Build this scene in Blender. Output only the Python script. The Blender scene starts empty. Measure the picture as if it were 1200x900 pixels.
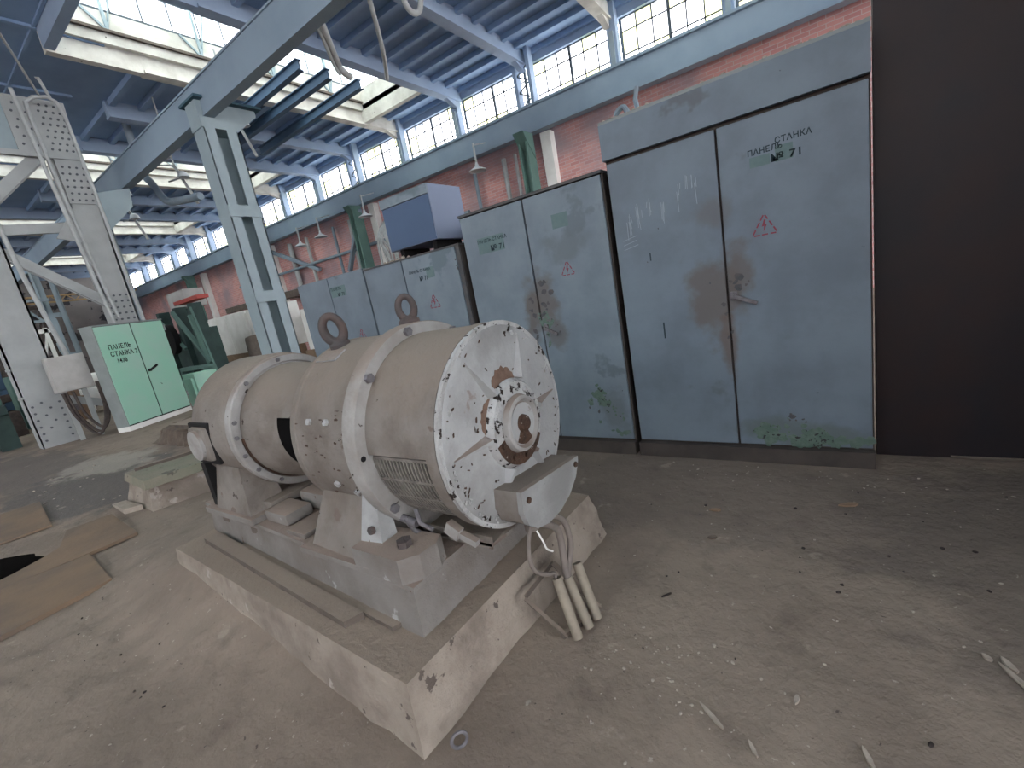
import bpy, bmesh, math, random
from mathutils import Vector, Matrix, Quaternion
PI=math.pi
sc=bpy.context.scene
COL=sc.collection
random.seed(7)

# ---------------------------------------------------------------- materials
def lin(c):
    r=[]
    for v in c[:3]:
        v=v/255.0
        r.append(v/12.92 if v<=0.04045 else ((v+0.055)/1.055)**2.4)
    return (r[0],r[1],r[2],1.0)
def mat(name,base,var=None,vscale=2.0,vamt=0.6,spots=None,sscale=25.0,sth=0.62,dust=None,dustlo=0.25,dusthi=0.85,
        rough=0.75,metal=0.0,bump=0.15,bscale=40.0,stretch=None,blobs=None,spots2=None,s2scale=6.0,s2th=0.6,detail=6.0):
    m=bpy.data.materials.new(name); m.use_nodes=True
    nt=m.node_tree; N=nt.nodes; L=nt.links
    b=N['Principled BSDF']; b.inputs['Roughness'].default_value=rough; b.inputs['Metallic'].default_value=metal
    tc=N.new('ShaderNodeTexCoord'); src=tc.outputs['Object']
    if stretch:
        mp=N.new('ShaderNodeMapping'); mp.inputs['Scale'].default_value=stretch; L.new(src,mp.inputs[0]); src=mp.outputs[0]
    def noise(s,d=detail,off=0.0):
        n=N.new('ShaderNodeTexNoise'); n.inputs['Scale'].default_value=s; n.inputs['Detail'].default_value=d
        n.inputs['Roughness'].default_value=0.6
        if off:
            mp=N.new('ShaderNodeMapping'); mp.inputs['Location'].default_value=(off,off*1.7,-off); L.new(src,mp.inputs[0]); L.new(mp.outputs[0],n.inputs[0])
        else: L.new(src,n.inputs[0])
        return n.outputs['Fac']
    def ramp(f,lo,hi):
        r=N.new('ShaderNodeMapRange'); r.inputs[1].default_value=lo; r.inputs[2].default_value=hi
        r.interpolation_type='SMOOTHSTEP'; L.new(f,r.inputs[0]); return r.outputs[0]
    def mix(f,a,c,amt=1.0):
        x=N.new('ShaderNodeMix'); x.data_type='RGBA'
        if amt!=1.0:
            k=N.new('ShaderNodeMath'); k.operation='MULTIPLY'; k.inputs[1].default_value=amt; L.new(f,k.inputs[0]); f=k.outputs[0]
        L.new(f,x.inputs['Factor'])
        if isinstance(a,tuple): x.inputs['A'].default_value=a
        else: L.new(a,x.inputs['A'])
        x.inputs['B'].default_value=c
        return x.outputs['Result']
    c=lin(base)
    if var: c=mix(ramp(noise(vscale),0.35,0.68),c,lin(var),vamt)
    if spots2: c=mix(ramp(noise(s2scale,5,3.1),s2th,s2th+0.05),c,lin(spots2),0.9)
    for (bx,bz,rx,rz,bc,ba) in (blobs or []):
        mp=N.new('ShaderNodeMapping'); mp.inputs['Location'].default_value=(-bx/rx,0,-bz/rz); mp.inputs['Scale'].default_value=(1/rx,0,1/rz); L.new(tc.outputs['Object'],mp.inputs[0])
        ln=N.new('ShaderNodeVectorMath'); ln.operation='LENGTH'; L.new(mp.outputs[0],ln.inputs[0])
        a=N.new('ShaderNodeMath'); a.operation='MULTIPLY_ADD'; a.inputs[1].default_value=2.4; a.inputs[2].default_value=-1.2; L.new(noise(5,6,bx*3+bz),a.inputs[0])
        s=N.new('ShaderNodeMath'); s.operation='ADD'; L.new(ln.outputs['Value'],s.inputs[0]); L.new(a.outputs[0],s.inputs[1])
        c=mix(ramp(s.outputs[0],1.15,.45),c,lin(bc),ba)
    if spots: c=mix(ramp(noise(sscale,4,7.7),sth,sth+0.035),c,lin(spots))
    if dust:
        g=N.new('ShaderNodeNewGeometry'); sp=N.new('ShaderNodeSeparateXYZ'); L.new(g.outputs['Normal'],sp.inputs[0])
        a=N.new('ShaderNodeMath'); a.operation='ADD'; L.new(sp.outputs[2],a.inputs[0])
        k=N.new('ShaderNodeMath'); k.operation='MULTIPLY_ADD'; k.inputs[1].default_value=0.7; k.inputs[2].default_value=-0.35; L.new(noise(9.0,5,1.3),k.inputs[0])
        L.new(k.outputs[0],a.inputs[1]); c=mix(ramp(a.outputs[0],dustlo,dusthi),c,lin(dust),0.95)
    if isinstance(c,tuple): b.inputs['Base Color'].default_value=c
    else: L.new(c,b.inputs['Base Color'])
    if bump:
        bp=N.new('ShaderNodeBump'); bp.inputs['Strength'].default_value=bump; bp.inputs['Distance'].default_value=0.02
        L.new(noise(bscale,5),bp.inputs['Height']); L.new(bp.outputs[0],b.inputs['Normal'])
    b.inputs['Specular IOR Level'].default_value=0.3
    return m
M={}
DUST=(158,146,134)
M['motor']=mat('dusty_motor_paint',(128,123,117),var=(102,94,87),vscale=5,vamt=.8,spots=(60,50,46),sscale=15,sth=.675,spots2=(106,94,87),s2scale=6,s2th=.63,dust=(128,118,108),rough=.85,bump=.35,bscale=35)
M['pale']=mat('pale_grey_enamel',(162,164,164),var=(126,126,125),vscale=3.2,vamt=.85,spots=(58,54,52),sscale=14,sth=.70,dust=(134,120,110),dustlo=.45,dusthi=1.0,rough=.6,bump=.35,bscale=22,spots2=(130,122,116),s2scale=7,s2th=.66)
M['ring']=mat('dusty_grey_ring_enamel',(156,155,153),var=(130,126,122),vscale=6,vamt=.8,spots=(58,50,46),sscale=18,sth=.68,dust=(130,118,109),dustlo=.3,dusthi=.9,rough=.7,bump=.3,bscale=25)
M['dustshade']=mat('brown_dust_and_shade',(116,96,84),var=(96,76,66),vscale=18,rough=.95,bump=.5,bscale=50)
M['palechip']=mat('flaking_pale_enamel',(178,180,180),var=(150,148,146),vscale=8,vamt=.6,spots=(38,30,26),sscale=26,sth=.56,rough=.6,bump=.7,bscale=45)
M['rustbrown']=mat('rusty_brown_grease',(62,48,40),var=(96,72,58),vscale=20,spots=(150,146,140),sscale=60,sth=.68,rough=.7,bump=.6,bscale=60)
M['eye']=mat('rusty_forged_steel',(74,70,70),var=(100,80,74),vscale=12,vamt=.5,rough=.7,bump=.4,bscale=50)
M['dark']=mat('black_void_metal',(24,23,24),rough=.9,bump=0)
M['mesh']=mat('dusty_grille_metal',(128,124,118),var=(84,80,78),vscale=20,rough=.8,bump=.2)
M['conc']=mat('dusty_concrete_base',(154,144,133),var=(118,108,99),vscale=3.5,vamt=.9,spots=(92,84,78),sscale=12,sth=.65,dust=(140,126,113),dustlo=.5,dusthi=1.0,rough=.95,bump=.6,bscale=22,spots2=(168,160,152),s2scale=5,s2th=.62)
M['castbase']=mat('dusty_cast_bedplate',(128,125,121),var=(108,101,95),vscale=3,vamt=.8,spots=(92,76,66),sscale=11,sth=.67,dust=(142,127,117),dustlo=.3,dusthi=.9,rough=.9,bump=.4,bscale=30,spots2=(160,160,158),s2scale=8,s2th=.64)
M['bar']=mat('dusty_steel_bar',(92,84,78),var=(112,102,94),vscale=8,dust=(140,127,115),dustlo=.35,dusthi=.8,rough=.9,bump=.3)
M['cab']=mat('blue_grey_cabinet_paint',(112,126,138),var=(98,110,121),vscale=2.2,vamt=.9,spots=(66,76,82),sscale=17,sth=.735,rough=.42,bump=.08,bscale=6,spots2=(89,96,102),s2scale=1.7,s2th=.62)
M['cab2']=mat('grey_blue_cabinet_paint',(118,132,142),var=(103,116,127),vscale=2.6,vamt=.9,spots=(66,76,82),sscale=17,sth=.735,rough=.42,bump=.08,bscale=6,spots2=(92,108,118),s2scale=1.9,s2th=.6)
STAIN=(96,90,86)
M['cabA']=mat('blue_grey_paint_with_hand_grime',(112,126,138),var=(98,110,121),vscale=2.2,vamt=.9,spots=(66,76,82),sscale=17,sth=.735,rough=.42,bump=.08,bscale=6,spots2=(94,104,112),s2scale=1.7,s2th=.64,
    blobs=[(-.11,1.12,.16,.30,STAIN,.8),(-.02,.80,.06,.22,(98,84,74),.7),(.07,1.28,.10,.20,STAIN,.75),(.30,.2,.4,.10,(88,98,96),.6),(-.05,1.6,.14,.1,STAIN,.4)])
M['cabB']=mat('grey_blue_paint_with_grime',(118,132,142),var=(103,116,127),vscale=2.6,vamt=.9,spots=(66,76,82),sscale=17,sth=.735,rough=.42,bump=.08,bscale=6,spots2=(98,110,119),s2scale=1.9,s2th=.62,
    blobs=[(-.07,1.2,.10,.26,STAIN,.85),(.06,1.28,.13,.26,STAIN,.8),(.12,.95,.10,.12,(92,90,88),.7),(.30,1.62,.2,.14,(96,106,112),.7),(.5,.3,.16,.2,(92,100,104),.6)])
M['cabgreen']=mat('mint_green_cabinet_paint',(148,200,178),var=(164,194,182),vscale=1.6,vamt=.7,spots=(96,118,106),sscale=9,sth=.72,rough=.5,bump=.08,bscale=6)
M['wallfar']=mat('grimy_far_wall',(132,128,124),var=(92,90,90),vscale=.5,spots=(60,60,62),sscale=1.3,sth=.56,rough=.9)
M['cabside']=mat('grey_cabinet_side_paint',(138,146,146),var=(120,126,124),vscale=3,rough=.6,bump=.1)
M['peelgreen']=mat('exposed_green_primer',(84,106,96),var=(108,124,116),vscale=20,spots=(52,56,56),sscale=40,sth=.6,rough=.7,bump=.5)
M['peeldark']=mat('bare_stained_metal',(72,76,80),var=(96,92,88),vscale=14,rough=.7,bump=.4)
M['plinth']=mat('dark_cabinet_plinth',(64,60,58),var=(82,76,72),vscale=5,rough=.9)
M['ink']=mat('dark_stencil_ink',(38,54,62),rough=.8,bump=0)
M['patch']=mat('green_grey_stencil_patch',(94,116,118),var=(104,124,124),vscale=30,rough=.7,bump=0)
M['red']=mat('dark_red_sign_paint',(128,62,76),rough=.7,bump=0)
M['chalk']=mat('white_chalk',(150,162,172),rough=.9,bump=0)
M['handle']=mat('worn_grey_handle_metal',(116,114,118),var=(80,76,78),vscale=30,rough=.5,metal=.3)
M['steelpaint']=mat('grey_green_structural_paint',(150,166,172),var=(134,150,156),vscale=1.2,vamt=.7,rough=.6,bump=.08,bscale=8)
M['steeldark']=mat('dark_teal_structural_paint',(62,92,104),var=(52,76,90),vscale=1.5,rough=.7,bump=.05)
M['steelgreen']=mat('green_structural_paint',(98,128,120),var=(84,112,108),vscale=2,rough=.7,bump=.05)
M['riv']=mat('pale_riveted_steel_paint',(168,172,172),var=(150,154,154),vscale=2,rough=.7,bump=.15,bscale=12)
M['rivet']=mat('dark_rivet_head',(92,96,102),rough=.7,bump=0)
M['white']=mat('dirty_white_paint',(236,236,232),var=(212,210,204),vscale=2,rough=.8,bump=.1)
M['curb']=mat('whitewashed_skylight_curb',(206,204,196),var=(168,164,156),vscale=2.5,spots=(90,86,80),sscale=7,sth=.7,rough=.9,bump=.2)
M['roof']=mat('blue_grey_roof_slab',(138,162,192),var=(120,144,174),vscale=.8,rough=.9,bump=.1)  # lighter and bluer, so the colour carries the haze under the roof
M['beam']=mat('blue_grey_roof_beam',(150,168,190),var=(134,152,176),vscale=1,rough=.8,bump=.1)  # same haze tint put into the beam colour
M['girder']=mat('grey_girder_paint',(138,156,170),var=(122,140,156),vscale=.8,rough=.7,bump=.05)
M['rail']=mat('dark_blue_rail_paint',(76,100,124),rough=.7,bump=0)
M['frame']=mat('grey_window_frame',(84,92,98),rough=.8,bump=0)
M['pipe']=mat('pale_grey_pipe_paint',(172,176,176),var=(146,150,150),vscale=6,rough=.6,bump=.1)
M['ductgrey']=mat('grey_blue_duct',(120,136,148),var=(140,150,158),vscale=4,rough=.7,bump=.1)
M['cable']=mat('dusty_rubber_cable',(126,118,112),var=(100,94,90),vscale=12,rough=.9,bump=.2)
M['cabledark']=mat('dark_dusty_cable',(70,64,62),var=(96,86,80),vscale=12,rough=.9,bump=.2)
M['tube']=mat('dusty_conduit_tube',(146,138,124),var=(116,108,98),vscale=10,rough=.8,bump=.2)
M['plate']=mat('brown_floor_plate_steel',(126,106,88),var=(104,92,82),vscale=1.6,vamt=.9,spots=(150,142,132),sscale=5,sth=.72,rough=.85,bump=.25,bscale=18)
M['chip']=mat('pale_plaster_chip',(166,156,144),var=(136,126,116),vscale=20,rough=.95,bump=.3)
M['chipdark']=mat('dark_debris',(52,46,44),rough=.95,bump=.3)
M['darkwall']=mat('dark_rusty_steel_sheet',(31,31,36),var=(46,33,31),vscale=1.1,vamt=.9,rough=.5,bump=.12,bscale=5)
M['machgreen']=mat('dark_green_machine_paint',(62,82,78),var=(46,60,62),vscale=3,rough=.7)
M['redpaint']=mat('faded_red_paint',(176,88,82),var=(150,76,72),vscale=3,rough=.8)
M['greybox']=mat('grey_sheet_metal',(182,181,178),var=(160,158,154),vscale=3,rough=.7)
M['wood']=mat('old_brown_wood',(142,120,100),var=(112,92,76),vscale=4,rough=.9)
M['rubble']=mat('grey_brown_rubble',(110,98,88),var=(84,74,68),vscale=6,rough=.95,bump=.6)
M['greenconc']=mat('green_painted_concrete',(122,122,106),var=(138,128,116),vscale=4,spots=(96,92,84),sscale=9,sth=.62,rough=.9,bump=.4)
M['yellow']=mat('faded_ochre_paint',(176,150,108),rough=.8,bump=0)
M['lampwhite']=mat('white_enamel_lamp_shade',(196,200,204),rough=.4,bump=0)
M['boxblue']=mat('dark_blue_box_panel',(72,94,124),var=(66,86,114),vscale=1,rough=.5,bump=.02)
M['boxside']=mat('blue_grey_box_side',(124,136,158),rough=.6,bump=.02)

def brick_mat():
    m=bpy.data.materials.new('weathered_pink_brick'); m.use_nodes=True; nt=m.node_tree;N=nt.nodes;L=nt.links
    b=N['Principled BSDF']; b.inputs['Roughness'].default_value=.95
    tc=N.new('ShaderNodeTexCoord'); mp=N.new('ShaderNodeMapping'); mp.inputs['Rotation'].default_value=(PI/2,0,0); L.new(tc.outputs['Object'],mp.inputs[0])
    br=N.new('ShaderNodeTexBrick'); br.inputs['Scale'].default_value=1.0
    br.inputs['Brick Width'].default_value=.27; br.inputs['Row Height'].default_value=.085; br.inputs['Mortar Size'].default_value=.008
    br.inputs['Color1'].default_value=lin((206,152,146)); br.inputs['Color2'].default_value=lin((186,132,130)); br.inputs['Mortar'].default_value=lin((196,176,170))
    L.new(mp.outputs[0],br.inputs[0])
    n=N.new('ShaderNodeTexNoise'); n.inputs['Scale'].default_value=.7; n.inputs['Detail'].default_value=6; L.new(tc.outputs['Object'],n.inputs[0])
    r=N.new('ShaderNodeMapRange'); r.inputs[1].default_value=.45; r.inputs[2].default_value=.7; L.new(n.outputs[0],r.inputs[0])
    x=N.new('ShaderNodeMix'); x.data_type='RGBA'; L.new(r.outputs[0],x.inputs['Factor']); L.new(br.outputs[0],x.inputs['A']); x.inputs['B'].default_value=lin((150,136,142))
    L.new(x.outputs['Result'],b.inputs['Base Color']); return m
M['brick']=brick_mat()
def floor_mat():
    m=bpy.data.materials.new('dusty_workshop_floor'); m.use_nodes=True; nt=m.node_tree;N=nt.nodes;L=nt.links
    b=N['Principled BSDF']; b.inputs['Roughness'].default_value=.92; b.inputs['Specular IOR Level'].default_value=.25
    tc=N.new('ShaderNodeTexCoord')
    def noise(s,d=6,ofs=(0,0,0),st=(1,1,1)):
        mp=N.new('ShaderNodeMapping'); mp.inputs['Location'].default_value=ofs; mp.inputs['Scale'].default_value=st; L.new(tc.outputs['Object'],mp.inputs[0])
        n=N.new('ShaderNodeTexNoise'); n.inputs['Scale'].default_value=s; n.inputs['Detail'].default_value=d; n.inputs['Roughness'].default_value=.62; L.new(mp.outputs[0],n.inputs[0]); return n.outputs[0]
    def rng(f,a,c):
        r=N.new('ShaderNodeMapRange'); r.interpolation_type='SMOOTHSTEP'; r.inputs[1].default_value=a; r.inputs[2].default_value=c; L.new(f,r.inputs[0]); return r.outputs[0]
    def mix(f,a,c,k=1.):
        x=N.new('ShaderNodeMix'); x.data_type='RGBA'
        q=N.new('ShaderNodeMath'); q.operation='MULTIPLY'; q.inputs[1].default_value=k; L.new(f,q.inputs[0]); L.new(q.outputs[0],x.inputs['Factor'])
        if isinstance(a,tuple): x.inputs['A'].default_value=a
        else: L.new(a,x.inputs['A'])
        x.inputs['B'].default_value=c; return x.outputs['Result']
    c=mix(rng(noise(1.1),.38,.66),lin((137,124,112)),lin((118,106,96)),.8)
    c=mix(rng(noise(5,6,(3,1,0)),.5,.75),c,lin((100,89,82)),.6)
    # dark swept / damp patches of the old floor, left of the machine; right floor shade painted too
    def blob(cx,cy,rx,ry,f=.5):
        mp=N.new('ShaderNodeMapping'); mp.inputs['Location'].default_value=(-cx/rx,-cy/ry,0); mp.inputs['Scale'].default_value=(1/rx,1/ry,0); L.new(tc.outputs['Object'],mp.inputs[0])
        ln=N.new('ShaderNodeVectorMath'); ln.operation='LENGTH'; L.new(mp.outputs[0],ln.inputs[0])
        a=N.new('ShaderNodeMath'); a.operation='MULTIPLY_ADD'; a.inputs[1].default_value=2.2; a.inputs[2].default_value=-1.1; L.new(noise(2.2,5,(cx,cy,0)),a.inputs[0])
        s=N.new('ShaderNodeMath'); s.operation='ADD'; L.new(ln.outputs['Value'],s.inputs[0]); L.new(a.outputs[0],s.inputs[1])
        r=N.new('ShaderNodeMapRange'); r.interpolation_type='SMOOTHSTEP'; r.inputs[1].default_value=1.15; r.inputs[2].default_value=.75; L.new(s.outputs[0],r.inputs[0]); return r.outputs[0]
    c=mix(blob(-7.3,1.2,1.5,1.0),c,lin((94,90,88)),.85)
    c=mix(blob(-10.5,1.0,2.5,.7),c,lin((96,90,88)),.7)
    c=mix(blob(-.5,2.6,1.9,.55),c,lin((108,98,92)),.5)  # shade along the foot of the cabinets, painted into the floor
    c=mix(blob(1.1,2.3,1.0,.9),c,lin((92,84,80)),.5)  # painted shade on the floor before the dark partition
    c=mix(blob(-8.6,1.6,.9,.5),c,lin((156,150,140)),.7)
    c=mix(rng(noise(26,4,(5,5,0)),.66,.72),c,lin((168,160,148)),.75)
    c=mix(rng(noise(34,3,(9,2,0)),.69,.73),c,lin((72,64,60)),.8)
    c=mix(rng(noise(6,6,(2,8,0)),.63,.7),c,lin((158,148,134)),.5)
    L.new(c,b.inputs['Base Color'])
    bp=N.new('ShaderNodeBump'); bp.inputs['Strength'].default_value=.5; bp.inputs['Distance'].default_value=.03; L.new(noise(11,9),bp.inputs['Height']); L.new(bp.outputs[0],b.inputs['Normal'])
    return m
M['floor']=floor_mat()
def glass_mat(name,tint,tr):
    m=bpy.data.materials.new(name); m.use_nodes=True; nt=m.node_tree;N=nt.nodes;L=nt.links
    for n in list(N):
        if n.type!='OUTPUT_MATERIAL': N.remove(n)
    out=[n for n in N if n.type=='OUTPUT_MATERIAL'][0]
    a=N.new('ShaderNodeBsdfTransparent'); a.inputs[0].default_value=(.97,.97,.98,1)
    t=N.new('ShaderNodeBsdfTranslucent'); t.inputs[0].default_value=lin(tint)
    g=N.new('ShaderNodeBsdfGlossy'); g.inputs['Roughness'].default_value=.15
    x=N.new('ShaderNodeMixShader'); x.inputs[0].default_value=tr; L.new(a.outputs[0],x.inputs[1]); L.new(t.outputs[0],x.inputs[2])
    y=N.new('ShaderNodeMixShader'); y.inputs[0].default_value=.04; L.new(x.outputs[0],y.inputs[1]); L.new(g.outputs[0],y.inputs[2])
    L.new(y.outputs[0],out.inputs[0]); return m
M['glass']=glass_mat('dirty_window_glass',(242,242,244),.3)
M['glassdirty']=glass_mat('yellowed_dirty_glass',(214,214,180),.85)
M['glassgreen']=glass_mat('milky_green_skylight_glass',(214,222,216),.8)

# ---------------------------------------------------------------- geometry helpers
class MB:
    def __init__(s): s.bm=bmesh.new()
    def box(s,x0,x1,y0,y1,z0,z1,rot=None,piv=None,bev=0):
        c=Vector(((x0+x1)/2,(y0+y1)/2,(z0+z1)/2))
        r=bmesh.ops.create_cube(s.bm,size=1.0); vs=r['verts']
        for v in vs: v.co=Vector((v.co.x*abs(x1-x0),v.co.y*abs(y1-y0),v.co.z*abs(z1-z0)))+c
        if bev:
            es=list({e for v in vs for e in v.link_edges})
            rr=bmesh.ops.bevel(s.bm,geom=es,offset=bev,segments=2,profile=.6,affect='EDGES')
            vs=list({v for f in rr['faces'] for v in f.verts}|{v for v in vs if v.is_valid})
        if rot is not None:
            p=Vector(piv) if piv is not None else c
            for v in vs: v.co=p+rot@(v.co-p)
        return s
    def bar(s,p,q,w,h,up=(0,0,1)):
        p=Vector(p);q=Vector(q);d=(q-p);l=d.length;d.normalize();u=Vector(up)
        if abs(d.dot(u))>.98:u=Vector((1,0,0)) if abs(d.x)<.9 else Vector((0,1,0))
        sx=d.cross(u).normalized();u=sx.cross(d)
        vs=[]
        for e in (p,q):
            for a,b in((-1,-1),(1,-1),(1,1),(-1,1)): vs.append(s.bm.verts.new(e+sx*a*w/2+u*b*h/2))
        for f in((0,1,2,3),(7,6,5,4),(0,4,5,1),(1,5,6,2),(2,6,7,3),(3,7,4,0)): s.bm.faces.new([vs[i] for i in f][::-1])
        return s
    def prof(s,p,q,prof,up=(0,0,1)):
        """sweep a closed 2-D profile [(side,up)] from p to q"""
        p=Vector(p);q=Vector(q);d=(q-p).normalized();u=Vector(up)
        if abs(d.dot(u))>.98:u=Vector((1,0,0))
        sx=d.cross(u).normalized();u=sx.cross(d)
        A=[s.bm.verts.new(p+sx*a+u*b) for a,b in prof];B=[s.bm.verts.new(q+sx*a+u*b) for a,b in prof];n=len(prof)
        for i in range(n): s.bm.faces.new((A[i],A[(i+1)%n],B[(i+1)%n],B[i]))
        s.bm.faces.new(A[::-1]);s.bm.faces.new(B)
        return s
    def tube(s,pts,r,n=8,closed=False,cap=True):
        pts=[Vector(p) for p in pts];m=len(pts);rings=[];pu=None
        for i,p in enumerate(pts):
            if closed:d=pts[(i+1)%m]-pts[i-1]
            else:d=pts[min(i+1,m-1)]-pts[max(i-1,0)]
            d.normalize()
            if pu is None:
                u=Vector((0,0,1)) if abs(d.z)<.9 else Vector((1,0,0))
            else:u=pu
            sx=d.cross(u).normalized();u=sx.cross(d).normalized();pu=u
            rr=r[i] if isinstance(r,(list,tuple)) else r
            rings.append([s.bm.verts.new(p+sx*math.cos(2*PI*k/n)*rr+u*math.sin(2*PI*k/n)*rr) for k in range(n)])
        for i in range(m if closed else m-1):
            A=rings[i];B=rings[(i+1)%m]
            for k in range(n): s.bm.faces.new((A[k],A[(k+1)%n],B[(k+1)%n],B[k]))
        if cap and not closed: s.bm.faces.new(rings[0][::-1]);s.bm.faces.new(rings[-1])
        return s
    def hollow(s,p,q,ro,ri,n=14):
        p=Vector(p);q=Vector(q);d=(q-p).normalized();u=Vector((0,0,1)) if abs(d.z)<.9 else Vector((1,0,0))
        sx=d.cross(u).normalized();u=sx.cross(d)
        R=[]
        for e,rr in((p,ro),(q,ro),(q,ri),(p,ri)):
            R.append([s.bm.verts.new(e+sx*math.cos(2*PI*k/n)*rr+u*math.sin(2*PI*k/n)*rr) for k in range(n)])
        for i in range(4):
            A=R[i];B=R[(i+1)%4]
            for k in range(n): s.bm.faces.new((A[k],A[(k+1)%n],B[(k+1)%n],B[k]))
        return s
    def lathe(s,prof,o,axis=(1,0,0),n=64,a0=0,a1=2*PI,ref=(0,0,1)):
        """prof [(dist along axis, radius)] closed loop if first==last"""
        o=Vector(o);ax=Vector(axis).normalized();u=Vector(ref);sx=u.cross(ax).normalized();u=ax.cross(sx)
        full=abs(a1-a0-2*PI)<1e-6;cnt=n if full else n+1
        loop=[];closed=prof[0]==prof[-1];pp=prof[:-1] if closed else prof
        for a,r in pp:
            ring=[]
            if r<1e-6: v=s.bm.verts.new(o+ax*a);ring=[v]*cnt
            else:
                for k in range(cnt):
                    t=a0+(a1-a0)*k/n; ring.append(s.bm.verts.new(o+ax*a+sx*math.cos(t)*r+u*math.sin(t)*r))
            loop.append(ring)
        m=len(loop)
        for i in range(m if closed else m-1):
            A=loop[i];B=loop[(i+1)%m]
            for k in range(n):
                vs=[A[k],A[(k+1)%cnt],B[(k+1)%cnt],B[k]];u_=[]
                for v in vs:
                    if v not in u_:u_.append(v)
                if len(u_)>2:
                    try:s.bm.faces.new(u_)
                    except ValueError:pass
        if closed and not full:
            s.bm.faces.new([r[0] for r in loop][::-1]);s.bm.faces.new([r[-1] for r in loop])
        return s
    def prism(s,pts,v):
        """closed polygon pts (3-D) extruded by v"""
        A=[s.bm.verts.new(Vector(p)) for p in pts];B=[s.bm.verts.new(Vector(p)+Vector(v)) for p in pts];n=len(pts)
        for i in range(n): s.bm.faces.new((A[i],A[(i+1)%n],B[(i+1)%n],B[i]))
        s.bm.faces.new(A[::-1]);s.bm.faces.new(B); return s
    def hexa(s,b,t):
        """8 corner solid: bottom quad b, top quad t"""
        A=[s.bm.verts.new(Vector(p)) for p in b];B=[s.bm.verts.new(Vector(p)) for p in t]
        for i in range(4): s.bm.faces.new((A[i],A[(i+1)%4],B[(i+1)%4],B[i]))
        s.bm.faces.new(A[::-1]);s.bm.faces.new(B);return s
    def bolt(s,p,d,r=.018,h=.014):
        p=Vector(p);d=Vector(d).normalized(); s.tube([p-d*.003,p+d*h],r,6); return s
    def rock(s,c,sx,sy,sz,seed=0,sub=1):
        rn=random.Random(seed)
        r=bmesh.ops.create_icosphere(s.bm,subdivisions=sub,radius=1.0)
        R=Matrix.Rotation(rn.random()*6.28,3,'Z')
        for v in r['verts']:
            k=.75+rn.random()*.45; v.co=Vector(c)+R@Vector((v.co.x*sx*k,v.co.y*sy*k,max(v.co.z,-.6)*sz*k))
        return s
    def flake(s,c,nx,ny,w,h,rn,t=.0015,k=9):
        """irregular flat chip in the plane spanned by nx, ny"""
        nx=Vector(nx);ny=Vector(ny);nn=nx.cross(ny).normalized();P=[]
        for i in range(k):
            a=2*PI*i/k;q=.55+rn.random()*.6;P.append(Vector(c)+nx*math.cos(a)*w*q+ny*math.sin(a)*h*q)
        s.prism(P,nn*t);return s
    def build(s,name,m,parent=None,smooth=None,origin=None,disp=0,dscale=6,sub=0):
        bm=s.bm
        if sub: bmesh.ops.subdivide_edges(bm,edges=bm.edges[:],cuts=sub,use_grid_fill=True)
        bmesh.ops.recalc_face_normals(bm,faces=bm.faces[:])
        if disp:
            from mathutils import noise as nz
            bm.normal_update()
            for v in bm.verts:
                q=v.co*dscale; v.co=v.co+v.normal*disp*(nz.noise(q)+.5*nz.noise(q*2.3))
        if smooth is not None:
            for f in bm.faces:f.smooth=True
            for e in bm.edges:
                if len(e.link_faces)==2 and e.calc_face_angle(0)>math.radians(smooth):e.smooth=False
        if parent is not None: off=PLOC.get(parent.name,Vector((0,0,0)))
        elif origin is not None: off=Vector(origin)
        else:
            xs=[v.co.x for v in bm.verts];ys=[v.co.y for v in bm.verts];zs=[v.co.z for v in bm.verts]
            off=Vector(((min(xs)+max(xs))/2,(min(ys)+max(ys))/2,min(zs)))
        for v in bm.verts:v.co-=off
        me=bpy.data.meshes.new(name);bm.to_mesh(me);bm.free()
        me.materials.append(M[m] if isinstance(m,str) else m)
        o=bpy.data.objects.new(name,me);COL.objects.link(o)
        if parent is not None:o.parent=parent;PLOC[o.name]=off
        else:o.location=off;PLOC[o.name]=off
        return o
PLOC={}
def tag(o,label=None,cat=None,group=None,kind=None):
    if label:o['label']=label
    if cat:o['category']=cat
    if group:o['group']=group
    if kind:o['kind']=kind
    return o
def thing(name,loc,label,cat,group=None,kind=None):
    o=bpy.data.objects.new(name,None);COL.objects.link(o);o.location=loc;PLOC[o.name]=Vector(loc);o.empty_display_size=.1
    return tag(o,label,cat,group,kind)
def copy_tree(o,parent=None):
    c=o.copy();COL.objects.link(c);c.parent=parent
    for ch in [k for k in bpy.data.objects if k.parent==o]:copy_tree(ch,c)
    return c
def text(s,size,loc,rotz,m,parent,name='lettering',ext=.0015,align='LEFT',sx=1.0,bold=.02):
    cu=bpy.data.curves.new('tx','FONT');cu.offset=bold;cu.space_character=1.06;cu.body=s;cu.size=size;cu.offset=bold*size;cu.extrude=ext;cu.align_x=align;cu.resolution_u=2
    t=bpy.data.objects.new('tx',cu);COL.objects.link(t)
    bpy.context.view_layer.update()
    me=bpy.data.meshes.new_from_object(t.evaluated_get(bpy.context.evaluated_depsgraph_get()))
    bpy.data.objects.remove(t)
    R=Matrix.Rotation(rotz,3,'Z')@Matrix.Rotation(PI/2,3,'X');off=PLOC[parent.name] if parent is not None else Vector((0,0,0))
    for v in me.vertices:
        c=v.co.copy();c.x*=sx;v.co=R@c+Vector(loc)-off
    me.materials.clear();me.materials.append(M[m]);me.name=name
    o=bpy.data.objects.new(name,me);COL.objects.link(o);o.parent=parent;PLOC[o.name]=off
    return o
def struct(mb,name,m,parent=None,**k):
    o=mb.build(name,m,parent,**k)
    if parent is None:o['kind']='structure'
    return o
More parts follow.
